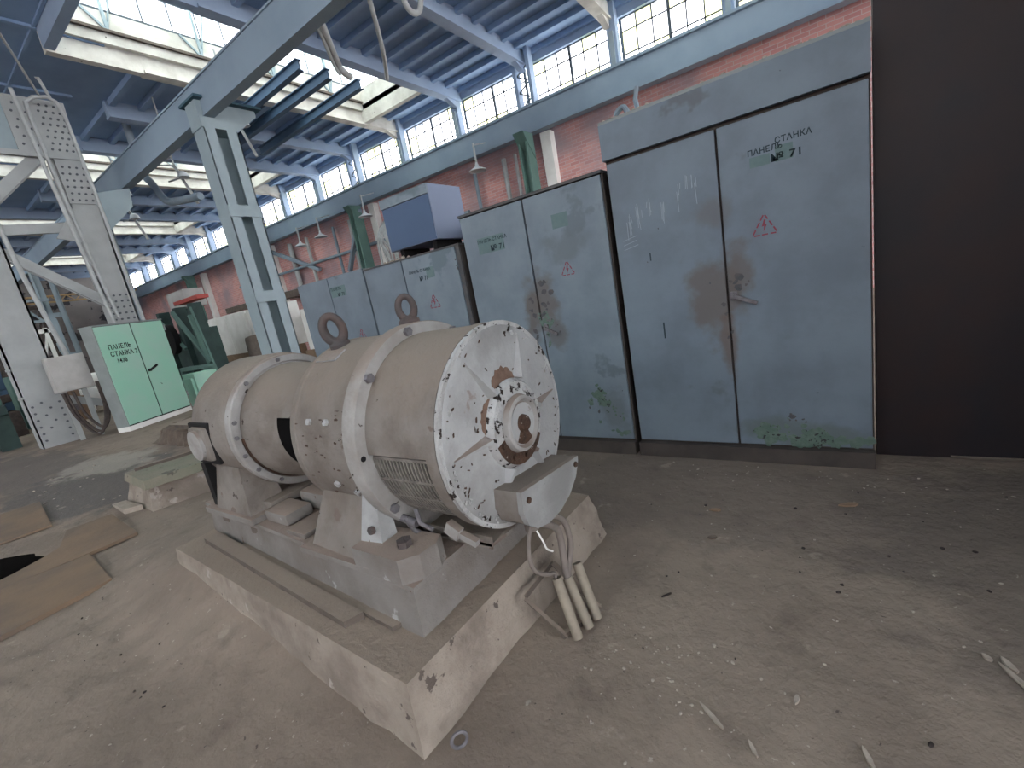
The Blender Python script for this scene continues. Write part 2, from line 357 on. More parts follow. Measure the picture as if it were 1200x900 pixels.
def arc(c,r,a0,a1,n,u,v):
    c=Vector(c);u=Vector(u);v=Vector(v)
    return [c+u*math.cos(a0+(a1-a0)*i/n)*r+v*math.sin(a0+(a1-a0)*i/n)*r for i in range(n+1)]
# ---------------------------------------------------------------- concrete foundation, bedplate
def V3(*a):return Vector(a)
mb=MB();mb.hexa([(-1.07,.635,-.03),(-3.27,.72,-.03),(-3.36,2.06,-.03),(-.985,1.99,-.03)],[(-1.105,.67,.25),(-3.22,.75,.25),(-3.3,2.0,.25),(-1.04,1.95,.25)])
o=mb.build('concrete_foundation','conc',smooth=50,disp=.012,dscale=7,sub=22)
tag(o,'low dusty concrete foundation block with chipped edges under the whole motor set','foundation')
root=thing('bedplate',(-1.19,.835,.25),'long dusty cast iron bedplate bolted on the concrete block under both machines','bedplate')
mb=MB();mb.hexa([(-1.19,.835,.245),(-3.22,.965,.245),(-3.2,1.86,.245),(-1.17,1.81,.245)],[(-1.2,.85,.435),(-3.2,.975,.435),(-3.18,1.84,.435),(-1.18,1.79,.435)])
mb.build('bed_body','castbase',root,smooth=40,disp=.004,dscale=8,sub=12)
mb=MB();mb.hexa([(-1.185,.838,.435),(-3.2,.955,.435),(-3.19,1.86,.435),(-1.165,1.81,.435)],[(-1.19,.845,.45),(-3.2,.96,.45),(-3.19,1.85,.45),(-1.17,1.8,.45)])
mb.build('top_flange','castbase',root)
for bx,by in((-2.95,.955),(-2.55,.935),(-2.0,.905)):
    mb=MB();mb.box(bx-.04,bx+.04,by-.004,by+.02,.36,.40,bev=.006);mb.build('cast_slot','bar',root)
mb=MB();mb.box(-2.14,-1.98,.91,1.02,.45,.475,bev=.006);mb.build('shim_plate','castbase',root)
mb=MB();mb.box(-2.42,-2.2,.95,1.1,.45,.515,bev=.02);mb.build('packing_block','castbase',root,smooth=40)
mb=MB();mb.box(-2.36,-2.1,1.12,1.42,.45,.55,bev=.03);mb.build('packing_block','castbase',root,smooth=40)

# ---------------------------------------------------------------- big motor
AY,AZ=1.31,.90
mot=thing('electric_motor',(-1.42,AY,.45),'large dusty grey electric motor, the nearer machine, with round end cover facing the camera','electric motor')
C0=(0,AY,AZ)
mb=MB();mb.lathe([(-1.93,.0),(-1.93,.30),(-1.88,.345),(-1.845,.372),(-1.84,.4),(-1.80,.404),(-1.795,.4),(-1.37,.4),(-1.37,.30)],C0,n=96)
mb.build('housing','motor',mot,smooth=35)
mb=MB();mb.lathe([(-1.425,.392),(-1.425,.435),(-1.36,.435),(-1.355,.432),(-1.355,.37),(-1.425,.392)],C0,n=96)
fl=mb.build('flange_ring','ring',mot,smooth=35);fl['label']='pale grey flange ring around the middle of the motor'
def pol(x,r,a):a=math.radians(a);return Vector((x,AY+math.cos(a)*r,AZ+math.sin(a)*r))
for a in(138,100,62,179.5,214):
    mb=MB();p=pol(-1.355,.412,a);mb.bolt(p,(1,0,0),.019,.016) if a!=179.5 else mb.tube([p+V3(-.002,0,0),p+V3(.0015,0,0)],.011,12)
    mb.build('flange_bolt' if a!=179.5 else 'bolt_hole','handle' if a!=179.5 else 'dark',mot)
# shroud over the fan section, open below for the grille
mb=MB();mb.lathe([(-1.355,.372),(-1.355,.388),(-1.05,.388),(-1.05,.372),(-1.355,.372)],C0,n=72,a0=math.radians(-4),a1=math.radians(178.5))
mb.build('shroud','motor',mot,smooth=35)
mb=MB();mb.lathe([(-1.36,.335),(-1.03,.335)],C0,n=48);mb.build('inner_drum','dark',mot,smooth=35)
gr=MB();A0,A1=181,262;rows=6;cols=17
for i in range(rows+1):
    a=math.radians(A0+(A1-A0)*i/rows);gr.lathe([(-1.35,.366),(-1.35,.374),(-1.055,.374),(-1.055,.366),(-1.35,.366)],C0,n=1,a0=a-.014,a1=a+.014)
for k in range(cols+1):
    x=-1.35+.295*k/cols;gr.lathe([(x-.003,.368),(x-.003,.375),(x+.003,.375),(x+.003,.368),(x-.003,.368)],C0,n=28,a0=math.radians(A0),a1=math.radians(A1))
gr.build('grille','mesh',mot)
mb=MB();mb.lathe([(-1.37,.36),(-1.37,.388),(-1.05,.388),(-1.05,.36),(-1.37,.36)],C0,n=40,a0=math.radians(263),a1=math.radians(356));mb.build('lower_shell','motor',mot,smooth=35)
mb=MB();mb.lathe([(-1.055,.30),(-1.055,.39),(-1.0,.39),(-.988,.384),(-.982,.37),(-.98,.35),(-.972,.15),(-.965,.13),(-.965,0)],C0,n=96)
ec=mb.build('end_cover','pale',mot,smooth=32);ec['label']='pale grey round end cover with chipped paint and raised ribs'
mb=MB();mb.lathe([(-1.001,.388),(-1.001,.394),(-.985,.394),(-.985,.374),(-1.001,.388)],C0,n=64);mb.build('rim_band','palechip',ec,smooth=32)
mb=MB();mb.lathe([(-1.056,.385),(-1.056,.3925),(-1.006,.3925),(-1.006,.385),(-1.056,.385)],C0,n=96);mb.build('rim_side','motor',ec,smooth=32)
for a in(5,65,125,182,242,302):
    mb=MB();t=Vector((0,-math.sin(math.radians(a)),math.cos(math.radians(a))))
    i_=pol(-.972,.176,a);o_=pol(-.975,.345 if a!=242 else .30,a);X=V3(1,0,0)
    mb.hexa([i_+t*.024-X*.012,i_-t*.024-X*.012,o_-t*.005-X*.01,o_+t*.005-X*.01],[i_+t*.007+X*.034,i_-t*.007+X*.034,o_-t*.002+X*.001,o_+t*.002+X*.001])
    mb.build('rib','pale',ec)
hub=MB();hub.lathe([(-.985,.178),(-.968,.172),(-.955,.166),(-.945,.158),(-.945,.11),(-.937,.106),(-.937,0)],C0,n=64)
hb=hub.build('bearing_cap','palechip',mot,smooth=32);hb['label']='round bearing cap with flaked pale paint and rusty centre'
mb=MB();mb.lathe([(-.941,.112),(-.920,.106),(-.915,.094),(-.931,.084),(-.931,0)],C0,n=48);mb.build('cap_rim','ring',hb,smooth=32)
mb=MB();mb.lathe([(-.9305,.0),(-.924,.078),(-.933,.084)],C0,n=48);mb.build('cap_face','pale',hb,smooth=32)
mb=MB();mb.lathe([(-.905,0),(-.905,.022),(-.912,.03),(-.936,.036)],C0,n=24);mb.build('shaft_center','rustbrown',hb,smooth=32)
mb=MB();mb.lathe([(-.949,.113),(-.9415,.113),(-.9415,.158),(-.95,.158),(-.949,.113)],C0,n=32,a0=math.radians(195),a1=math.radians(325));mb.lathe([(-.94,.03),(-.9215,.03),(-.9215,.079),(-.94,.079),(-.94,.03)],C0,n=18,a0=math.radians(225),a1=math.radians(300))
mb.build('grease_crust','rustbrown',hb)
xr=lambda r:-.98+.008*(.35-r)/.2+.0015
mb=MB()
for a0_,a1_,r1 in((70,120,.222),(130,176,.196)):  # upper patch is brown dust, left patch paints the shade beside the cap
    n_=14
    for i in range(n_):
        t0=a0_+(a1_-a0_)*i/n_;t1=a0_+(a1_-a0_)*(i+1)/n_
        w0=.166+(r1-.166)*max(.05,math.sin(PI*i/n_))**.5*(1+.12*math.sin(i*2.3));w1=.166+(r1-.166)*max(.05,math.sin(PI*(i+1)/n_))**.5*(1+.12*math.sin((i+1)*2.3))
        mb.hexa([pol(xr(.16)-.004,.164,t0),pol(xr(w0)-.004,w0,t0),pol(xr(w1)-.004,w1,t1),pol(xr(.16)-.004,.164,t1)],[pol(xr(.16)+.004,.164,t0),pol(xr(w0),w0,t0),pol(xr(w1),w1,t1),pol(xr(.16)+.004,.164,t1)])
    mb.build('dust_and_shade','dustshade',ec);mb=MB()
for k in range(10):
    a=20+36*k;mb=MB();mb.bolt(pol(-.944,.133,a),(1,0,0),.011,.013);mb.build('cap_bolt','rustbrown' if 190<a<330 else 'palechip',hb)
# terminal box on the lower right of the end cover
O=[(1.125,.712),(1.115,.64),(1.135,.585),(1.185,.545),(1.26,.523),(1.35,.522),(1.44,.545),(1.51,.588),(1.548,.64),(1.552,.662)]
mb=MB();mb.prism([(-.995,y,z) for y,z in O],(.12,0,0));jb=mb.build('terminal_box','motor',mot,smooth=30)
cy,cz=1.33,.62
mb=MB();mb.prism([(-.875,cy+(y-cy)*1.02,cz+(z-cz)*1.03) for y,z in O],(.022,0,0));mb.build('box_lid','pale',jb,smooth=30)
for y,z in((1.15,.672),(1.52,.64)):
    mb=MB();mb.bolt((-.853,y,z),(1,0,0),.012,.008);mb.build('lid_screw','rustbrown',jb)
mb=MB();mb.lathe([(.49,.0),(.49,.028),(.54,.028),(.54,0)],(-.93,1.245,0),axis=(0,0,1),n=16,ref=(1,0,0));mb.build('cable_gland','motor',jb,smooth=30)
# pedestal legs and feet
for sgn in(-1,1):
    yy=lambda d:AY+sgn*d
    mb=MB();mb.hexa([(-1.86,yy(.44),.455),(-1.42,yy(.46),.455),(-1.42,yy(.26),.455),(-1.86,yy(.26),.455)],[(-1.80,yy(.345),.70),(-1.50,yy(.345),.70),(-1.50,yy(.16),.62),(-1.80,yy(.16),.62)])
    mb.build('leg','motor',mot,smooth=30)
    mb=MB();mb.hexa([(-1.50,yy(.45),.46),(-1.37,yy(.43),.46),(-1.37,yy(.34),.46),(-1.5,yy(.34),.46)],[(-1.50,yy(.35),.76),(-1.44,yy(.345),.76),(-1.44,yy(.30),.76),(-1.5,yy(.30),.76)])
    mb.build('gusset','pale',mot)
    mb=MB();q=.46
    mb.prism([(-1.50,yy(.30),.45),(-1.5,yy(.47),.45),(-1.24,yy(.47),.45),(-1.185,yy(.41),.45),(-1.175,yy(.33),.45),(-1.2,yy(.28),.45)],(0,0,.10))
    ft=mb.build('foot','castbase',mot,disp=.003,dscale=20,sub=1)
    mb=MB();mb.box(-1.90,-1.42,min(yy(.28),yy(.47)),max(yy(.28),yy(.47)),.45,.475);mb.build('foot_plate','castbase',mot)
    mb=MB();mb.bolt((-1.285,yy(.385),.552),(0,0,1),.03,.022);mb.build('foot_bolt','eye',ft,smooth=30)
    mb=MB();mb.bolt((-1.43,yy(.405),.60),(0,sgn,.2),.016,.014);mb.build('rusty_bolt','eye',mot)
# lifting eyes
def eyebolt(base,d,R,r,ax):
    d=Vector(d).normalized();base=Vector(base);ax=Vector(ax).normalized();side=d.cross(ax).normalized()
    mb=MB();mb.lathe([(-.01,.0),(-.01,.045),(.012,.045),(.022,.034),(.03,.024)],base,axis=d,n=24,ref=ax)
    c=base+d*(R*1.2+.018);mb.tube([c+side*math.cos(2*PI*i/28)*R*.80+d*math.sin(2*PI*i/28)*R*1.2 for i in range(28)],[r*(1.0-.12*math.sin(2*PI*i/28)) for i in range(28)],10,closed=True)
    e=mb.build('lifting_eye','eye',mot,smooth=40);return e
e1=eyebolt(pol(-1.77,.40,104),(0,-.2,.98),.050,.020,(.75,-.66,0));e1['label']='dark grey lifting eye on the rear of the motor'
e2=eyebolt(pol(-1.42,.432,88),(0,0,1),.040,.015,(.75,-.66,0));e2['label']='rusty pinkish lifting eye on top of the flange ring'
mb=MB();mb.box(-1.80,-1.66,1.09,1.16,1.255,1.262,rot=Matrix.Rotation(math.radians(28),3,'X'));mb.build('pale_patch','pale',mot)
for a,x in((161.5,-1.69),(161.5,-1.575),(200,-1.62),(205,-1.52),(214,-1.72),(219,-1.64),(222,-1.56),(224,-1.5)):
    mb=MB();mb.bolt(pol(x,.4,a),pol(x,1,a)-pol(x,0,a),.014,.012);mb.build('housing_bolt','palechip',mot)
rn=random.Random(3)
mb=MB()
for k in range(34):
    a=rn.uniform(150,232);x=rn.uniform(-1.81,-1.46);p=pol(x,.4005,a);n=(p-pol(x,0,a)).normalized();ty=n.cross(V3(1,0,0));mb.flake(p,(1,0,0),ty,rn.uniform(.004,.016),rn.uniform(.002,.007),rn)
mb.build('paint_chips','rustbrown',mot)['kind']='stuff'
mb=MB()
for k in range(60):
    a=rn.uniform(0,360);r=rn.choice([rn.uniform(.18,.34),rn.uniform(.33,.365)]);x=-.978-.0+(.35-r)*.032;p=pol(x+.001,r,a);t=rn.uniform(0,6)
    mb.flake(p,(0,math.cos(t),math.sin(t)),(0,-math.sin(t),math.cos(t)),rn.uniform(.003,.012),rn.uniform(.002,.005),rn)
mb.build('paint_chips','rustbrown',ec)['kind']='stuff'
mb=MB()
for k in range(46):
    a=rn.choice([rn.uniform(155,215),rn.uniform(215,262),rn.uniform(20,80)]);p=pol(-.9795,rn.uniform(.345,.372),a);t=rn.uniform(0,6)
    mb.flake(p,(0,math.cos(t),math.sin(t)),(0,-math.sin(t),math.cos(t)),rn.uniform(.004,.012),rn.uniform(.003,.008),rn,t=.003)
mb.build('flaked_enamel','palechip',ec)['kind']='stuff'
# tray, levers and clamps under the grille
mb=MB();mb.prism([(-1.36,1.08,.50),(-1.0,1.08,.50),(-.99,1.2,.495),(-1.03,1.5,.495),(-1.36,1.5,.50)],(0,0,.012));mb.prism([(-1.36,1.08,.49),(-1.0,1.08,.49),(-1.0,1.088,.49),(-1.36,1.088,.49)],(0,0,.05));mb.build('drip_tray','motor',mot)
mb=MB();mb.tube([(-1.33,.99,.62),(-1.31,1.0,.57),(-1.30,1.03,.52),(-1.29,1.04,.46)],.011,8);mb.tube([(-1.36,1.0,.61),(-1.28,1.0,.60)],.016,10);mb.tube([(-1.27,1.0,.66),(-1.25,.99,.61),(-1.2,1.0,.585)],.009,8);mb.build('brush_lever','handle',mot,smooth=40)
mb=MB();mb.box(-1.16,-1.10,1.02,1.05,.55,.60,rot=Matrix.Rotation(.5,3,'Y'));mb.box(-1.12,-1.03,1.03,1.055,.535,.56,rot=Matrix.Rotation(.3,3,'Y'));mb.build('cover_clamp','ring',mot)

# ---------------------------------------------------------------- rear machine
gen=thing('generator',(-2.6,AY,.45),'shorter dusty grey generator standing behind the large motor on the same bedplate','generator')
mb=MB();mb.lathe([(-3.02,0),(-3.02,.28),(-2.96,.355),(-2.9,.385),(-2.56,.385),(-2.52,.372),(-2.50,.35),(-2.5,.2)],C0,n=80);mb.build('housing','motor',gen,smooth=35)
mb=MB();mb.lathe([(-2.52,.345),(-2.52,.374),(-2.475,.374),(-2.465,.368),(-2.465,.335),(-2.478,.33),(-2.478,.31),(-2.52,.345)],C0,n=80);r_=mb.build('flange_ring','ring',gen,smooth=30)
for a in(95,130,165,178,195,212,235):
    mb=MB();mb.bolt(pol(-2.466,.352,a),(1,0,0),.012,.01);mb.build('flange_bolt','handle',gen)
mb=MB();mb.lathe([(-2.49,.318),(-2.46,.322),(-2.38,.318),(-2.30,.305),(-2.19,.275)],C0,n=72);mb.build('end_bell','motor',gen,smooth=50)
mb=MB();mb.lathe([(-2.19,.268),(-2.19,.276),(-2.12,.262),(-1.9,.27),(-1.9,.262),(-2.12,.254),(-2.19,.268)],C0,n=60,a0=math.radians(-130),a1=math.radians(160));mb.build('coupling_guard','motor',gen,smooth=40)
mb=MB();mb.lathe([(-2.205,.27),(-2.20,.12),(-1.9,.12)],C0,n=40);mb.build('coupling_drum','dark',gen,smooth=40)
mb=MB();mb.lathe([(-2.47,.325),(-2.47,.33),(-2.455,.328),(-2.455,.32),(-2.47,.325)],C0,n=60,a0=math.radians(180),a1=math.radians(250));mb.build('ring_groove','rustbrown',gen)
mb=MB();mb.box(-2.92,-2.70,.90,.99,.78,.98,bev=.035);tb=mb.build('terminal_cover','motor',gen,smooth=40)
mb=MB();mb.box(-2.94,-2.68,.925,.95,.76,1.0,bev=.01);mb.build('painted_gap','dark',tb)  # black plate stands in for the dark gap around the cover
mb=MB();mb.tube([(-2.81,.903,.88),(-2.81,.885,.88)],.085,20);mb.build('cover_plate','ring',tb,smooth=40)
for sgn in(-1,1):
    yy=lambda d:AY+sgn*d
    mb=MB();mb.hexa([(-2.9,yy(.40),.455),(-2.48,yy(.40),.455),(-2.48,yy(.2),.455),(-2.9,yy(.2),.455)],[(-2.82,yy(.355),.74),(-2.55,yy(.355),.74),(-2.55,yy(.2),.66),(-2.82,yy(.2),.66)]);mb.build('leg','motor',gen)
    mb=MB();mb.box(-3.0,-2.44,min(yy(.2),yy(.42)),max(yy(.2),yy(.42)),.45,.485,bev=.006);mb.build('foot','castbase',gen)
mb=MB();mb.box(-2.96,-2.905,.93,1.1,.485,.75);mb.build('painted_recess','dark',gen)  # solid black block painted in for the shaded gap by the leg
mb=MB();mb.box(-2.53,-2.42,1.0,1.28,.485,.53,bev=.006);mb.build('front_bracket','motor',gen)

# ---------------------------------------------------------------- things on the foundation / hanging cables
mb=MB();mb.hexa([(-3.08,.855,.25),(-1.53,.745,.25),(-1.50,.815,.25),(-3.06,.93,.25)],[(-3.08,.855,.282),(-1.53,.745,.282),(-1.50,.815,.282),(-3.06,.93,.282)])
tag(mb.build('flat_steel_bar','bar'),'long dusty flat steel bar along the left edge of the concrete block','steel bar')
mb=MB();mb.hexa([(-2.75,.912,.25),(-1.33,.812,.25),(-1.31,.86,.25),(-2.74,.945,.25)],[(-2.75,.912,.268),(-1.33,.812,.268),(-1.31,.86,.268),(-2.74,.945,.268)])
tag(mb.build('flat_steel_bar','bar'),'thinner dark steel bar lying between the outer bar and the bedplate','steel bar')
T=[((-.90,1.305,.235),(-.82,1.26,.012)),((-.885,1.36,.20),(-.80,1.325,.014)),((-.87,1.43,.225),(-.79,1.385,.012))]
lab=['left of three dusty conduit tubes leaning against the concrete block, with a cable in it','middle conduit tube of the three leaning against the concrete block','right conduit tube of the three leaning on the block, with open top end']
for (p,q),l in zip(T,lab):
    mb=MB();mb.hollow(p,q,.021,.016,16);tag(mb.build('conduit_tube','tube',smooth=40),l,'conduit tube',group='conduit tubes below the terminal box')
def bez(P,n=18):
    out=[];P=[Vector(p) for p in P]
    for i in range(len(P)-1):
        p0=P[max(i-1,0)];p1=P[i];p2=P[i+1];p3=P[min(i+2,len(P)-1)]
        for k in range(n):
            t=k/n;out.append(.5*((2*p1)+(p2-p0)*t+(2*p0-5*p1+4*p2-p3)*t*t+(3*p1-p0-3*p2+p3)*t**3))
    out.append(P[-1]);return out
mb=MB();mb.tube(bez([(-.91,1.22,.53),(-.90,1.17,.49),(-.90,1.155,.42),(-.90,1.18,.35),(-.90,1.25,.29),(-.905,1.30,.255),(-.895,1.303,.20)],8),.0085,8)
tag(mb.build('cable','cable',smooth=40),'thin grey cable looping down from the terminal box into the left conduit tube','cable')
mb=MB();mb.tube(bez([(-.92,1.27,.50),(-.905,1.33,.46),(-.90,1.375,.41),(-.90,1.385,.32),(-.893,1.37,.24),(-.88,1.352,.17)],8),.015,10)
tag(mb.build('cable','cable',smooth=40),'thick dusty cable bending down from the terminal box into the middle conduit tube','cable')
mb=MB();mb.tube(bez([(-.93,1.29,.505),(-.90,1.36,.485),(-.885,1.41,.43),(-.88,1.425,.34),(-.885,1.41,.27),(-.885,1.372,.215),(-.87,1.353,.16)],8),.013,10)
tag(mb.build('cable','cable',smooth=40),'second thick dusty cable beside the first, entering the right conduit tube','cable')
mb=MB();mb.tube(bez([(-.93,1.255,.5),(-.895,1.25,.44),(-.89,1.26,.40),(-.885,1.29,.37)],6),.004,6)
tag(mb.build('wire','white',smooth=40),'short pale broken wire dangling under the terminal box','wire')
mb=MB();mb.bar((-1.0,1.20,.19),(-.86,1.25,.012),.022,.004);mb.bar((-1.0,1.205,.19),(-1.0,1.44,.19),.004,.022);mb.bar((-1.0,1.44,.19),(-.80,1.44,.012),.03,.004);mb.bar((-.88,1.24,.015),(-.80,1.44,.015),.02,.02)
tag(mb.build('bent_rack','bar'),'bent thin steel frame leaning on the concrete block behind the conduit tubes','frame')
mb=MB();mb.tube(arc((-.985,.72,.035),.026,0,2*PI*15/16,15,(.5,.86,0),(-.1,0,1)),.006,6,closed=True)
tag(mb.build('steel_ring','handle',smooth=40),'small steel ring leaning against the near corner of the concrete block','ring')
# ---------------------------------------------------------------- control cabinets along the partition
CY=3.08
def door(mb_x0,x1,z0,z1,m,parent,y=CY,name='door'):
    mb=MB();mb.box(mb_x0+.004,x1-.004,y-.004,y+.018,z0,z1,bev=.004);return mb.build(name,m,parent)
def chips(parent,name,m,spec,seed,y=CY-.004,t=.0012):
    rn=random.Random(seed);mb=MB()
    for cx,cz,n,sx,sz,w in spec:
        for _ in range(n):
            a=rn.uniform(-.8,.8);w_=w*rn.uniform(.4,1.2);c=(cx+rn.gauss(0,sx),y-rn.uniform(.0,.0006),cz+rn.gauss(0,sz))
            if c[2]<.13:continue
            mb.flake(c,(math.cos(a),0,math.sin(a)),(-math.sin(a),0,math.cos(a)),w_,w_*rn.uniform(.5,1.6),rn,t=-t)
    o=mb.build(name,m,parent);o['kind']='stuff';return o
def bolt_sign(parent,cx,cz,h,m='red',y=CY-.0055):
    """triangle with lightning flash, in the plane of the door"""
    mb=MB();T=[(0,h*.58),(-h*.55,-h*.42),(h*.55,-h*.42)]
    for i in range(3):
        a=T[i];b=T[(i+1)%3]
        for k0,k1 in((.06,.3),(.38,.62),(.72,.94)):
            p=(cx+a[0]+(b[0]-a[0])*k0,y,cz+a[1]+(b[1]-a[1])*k0);q=(cx+a[0]+(b[0]-a[0])*k1,y,cz+a[1]+(b[1]-a[1])*k1)
            mb.bar(p,q,h*.07,.0015,up=(0,1,0))
    z=[(-.02,.30),(-.12,-.02),(-.02,.0),(-.06,-.30),(.11,.06),(.01,.05),(.07,.30)]
    mb.prism([(cx+a*h,y-.0008,cz+b*h) for a,b in z],(0,.0015,0));return mb.build('hazard_sign',m,parent)
def handle(parent,x,z,l=.15,ang=-.5):
    mb=MB();mb.box(x-.02,x+.02,CY-.02,CY-.004,z-.025,z+.025,bev=.004);h=mb.build('handle_base','handle',parent)
    mb=MB();mb.box(x-.012,x+l,CY-.042,CY-.024,z-.011,z+.011,rot=Matrix.Rotation(-ang,3,'Y'),piv=(x,CY,z),bev=.003);mb.tube([(x,CY-.045,z),(x,CY-.01,z)],.013,10)
    mb.build('lever','handle',h);return h
def stencil(parent,x,z,w,rows,m='ink'):
    """dark stencilled rows over a green grey rubbed patch"""
    for s_,dx,dz,h,sx in rows: text(s_,h,(x+dx,CY-.0046,z+dz),0,m,parent,sx=sx,ext=.0006)

# tall pair of doors with the plain panel above: nearest cabinet
A=thing('control_cabinet',(-.45,CY,.0),'nearest and tallest blue grey control cabinet, two big doors under a plain header panel','cabinet')
mb=MB();mb.box(-1.13,.25,CY+.02,CY+.62,.10,2.31);mb.build('carcass','plinth',A)
mb=MB();mb.box(-1.13,.25,CY-.04,CY+.6,.0,.10);mb.build('plinth','plinth',A)
dl=door(-1.125,-.457,.115,2.065,'cabA',A);dl['label']='left door with white chalk marks'
dr=door(-.452,.245,.115,2.065,'cabA',A);dr['label']='right door with stencilled number, red triangle and lever handle'
mb=MB();mb.box(-1.14,.25,CY-.02,CY+.05,2.088,2.305,bev=.003);hd=mb.build('header_panel','cab',A)
mb=MB();mb.box(-1.14,.25,CY-.01,CY+.6,2.305,2.325);mb.build('top_sheet','cabside',A)
handle(dr,-.42,1.10,.14,-.45)
stencil(dr,0,0,0,[('ПАНЕЛЬ',-.30,1.865,.042,.95),('СТАНКА',-.165,1.895,.042,.95),('№ 71',-.19,1.805,.055,1.15)])
mb=MB();mb.box(-.165,-.08,CY-.0052,CY-.0042,1.80,1.88);mb.build('stencil_patch','patch',dr)
mb=MB();mb.box(-.29,-.19,CY-.0052,CY-.0042,1.80,1.855);mb.build('stencil_patch','patch',dr)
bolt_sign(dr,-.235,1.475,.115)
chips(dr,'peeled_paint','peelgreen',[(-.27,.175,16,.04,.03,.036),(-.05,.165,26,.05,.025,.036),(.10,.155,18,.06,.016,.032),(-.17,.25,7,.05,.04,.018)],1)
chips(dr,'bare_patch','peeldark',[(-.39,1.2,4,.012,.05,.022),(-.16,.29,5,.02,.025,.016),(-.09,.27,3,.02,.02,.014),(-.31,1.12,2,.05,.04,.008)],2)
chips(dl,'bare_patch','peeldark',[(-.475,1.02,3,.005,.03,.012),(-.46,.86,4,.008,.03,.012),(-.83,1.60,1,.01,.01,.006),(-.92,1.42,1,.01,.03,.006)],3)
mb=MB();mb.box(-.868,-.858,CY-.0055,CY-.004,.87,.98);mb.build('scratch','ink',dl)
mb=MB();mb.box(-.905,-.897,CY-.0055,CY-.004,1.40,1.45);mb.build('scratch','ink',dl)
rn=random.Random(5);mb=MB()
for (x0,x1,z,n) in((-1.03,-1.0,1.70,7),(-.96,-.92,1.75,6),(-.90,-.86,1.77,4),(-.80,-.78,1.72,4),(-.70,-.66,1.80,4),(-.64,-.58,1.84,6)):
    for _ in range(n):
        x=rn.uniform(x0,x1);zz=z+rn.uniform(-.04,.03);mb.bar((x,CY-.005,zz),(x+rn.uniform(-.006,.01),CY-.005,zz-rn.uniform(.03,.13)),.0032,.001,up=(0,1,0))
for z in(1.5,1.53,1.56): mb.bar((-1.07,CY-.005,z),(-1.07+rn.uniform(.05,.1),CY-.005,z+.02),.003,.001,up=(0,1,0))
mb.build('chalk_marks','chalk',dl)['kind']='stuff'
# second cabinet
B=thing('control_cabinet',(-1.80,CY,0),'second blue grey control cabinet, beside the tallest one, stained around its seam and handle','cabinet')
mb=MB();mb.box(-2.435,-1.165,CY+.02,CY+.62,.10,2.03);mb.build('carcass','plinth',B)
mb=MB();mb.box(-2.435,-1.165,CY-.04,CY+.6,.0,.10);mb.build('plinth','plinth',B)
mb=MB();mb.box(-2.44,-1.16,CY-.012,CY+.62,2.03,2.05);mb.build('top_sheet','peeldark',B)
bl=door(-2.435,-1.815,.115,2.022,'cabB',B);br=door(-1.808,-1.172,.115,2.022,'cabB',B)
handle(br,-1.775,1.04,.12,-.5)
stencil(bl,0,0,0,[('ПАНЕЛЬ СТАНКА',-2.29,1.79,.038,.86),('№ 71',-2.17,1.715,.06,1.0)])
mb=MB();mb.box(-2.29,-2.03,CY-.005,CY-.0042,1.705,1.83);mb.build('stencil_patch','patch',bl)
mb=MB();mb.box(-1.585,-1.455,CY-.005,CY-.0042,1.755,1.855,rot=Matrix.Rotation(.0,3,'Y'));mb.build('stencil_patch','patch',br)
bolt_sign(br,-1.515,1.455,.10)
chips(br,'peeled_paint','peelgreen',[(-1.78,1.09,26,.022,.04,.018),(-1.40,.46,26,.03,.035,.026),(-1.30,.30,10,.08,.05,.012),(-1.24,.16,8,.05,.02,.02),(-1.77,.93,5,.01,.03,.014)],11)
chips(br,'bare_patch','peeldark',[(-1.74,1.35,5,.02,.07,.03),(-1.72,1.17,6,.04,.08,.022),(-1.65,1.03,4,.03,.04,.014),(-1.35,.38,6,.1,.08,.01)],12)
chips(bl,'bare_patch','peeldark',[(-1.86,1.2,6,.03,.1,.03)],13)
# third cabinet (two units), lower
C_=thing('control_cabinet',(-3.14,CY,0),'third, lower blue grey control cabinet, with the dark blue box standing on it','cabinet')
mb=MB();mb.box(-3.785,-2.50,CY+.02,CY+.62,.10,1.83);mb.build('carcass','plinth',C_)
mb=MB();mb.box(-3.785,-2.50,CY-.04,CY+.6,.0,.10);mb.build('plinth','plinth',C_)
mb=MB();mb.box(-3.79,-2.49,CY-.01,CY+.62,1.83,1.845);mb.build('top_sheet','peeldark',C_)
cl=door(-3.78,-3.225,.115,1.83,'cab',C_);cr=door(-3.22,-2.545,.115,1.83,'cab2',C_)
mb=MB();mb.box(-2.54,-2.50,CY-.002,CY+.02,.115,1.83);mb.build('side_post','peeldark',C_)
stencil(cr,0,0,0,[('ПАНЕЛЬ СТАНКА',-3.15,1.69,.034,.92),('№ 71',-3.03,1.61,.055,.8)])
bolt_sign(cr,-2.905,1.40,.12)
mb=MB();mb.box(-2.93,-2.83,CY-.005,CY-.0042,1.62,1.715);mb.build('stencil_patch','patch',cr)
chips(cr,'bare_patch','peeldark',[(-3.19,1.1,5,.01,.2,.015),(-2.56,1.7,4,.006,.06,.012)],21)
D_=thing('control_cabinet',(-4.4,CY,0),'farthest blue grey control cabinet of the row, beside the laced column','cabinet')
mb=MB();mb.box(-5.02,-3.80,CY+.02,CY+.62,.10,1.865);mb.build('carcass','cabside',D_)
mb=MB();mb.box(-5.02,-3.80,CY-.04,CY+.6,.0,.10);mb.build('plinth','plinth',D_)
d1=door(-5.015,-4.42,.115,1.865,'cab',D_);d2=door(-4.415,-3.80,.115,1.865,'cab',D_)
stencil(d2,0,0,0,[('ПАНЕЛЬ',-4.40,1.715,.045,1.0),('№ 70',-4.29,1.65,.05,1.0)])
mb=MB();mb.box(-4.40,-4.14,CY-.005,CY-.0042,1.645,1.755);mb.build('stencil_patch','patch',d2)
bolt_sign(d2,-4.05,1.2,.12)
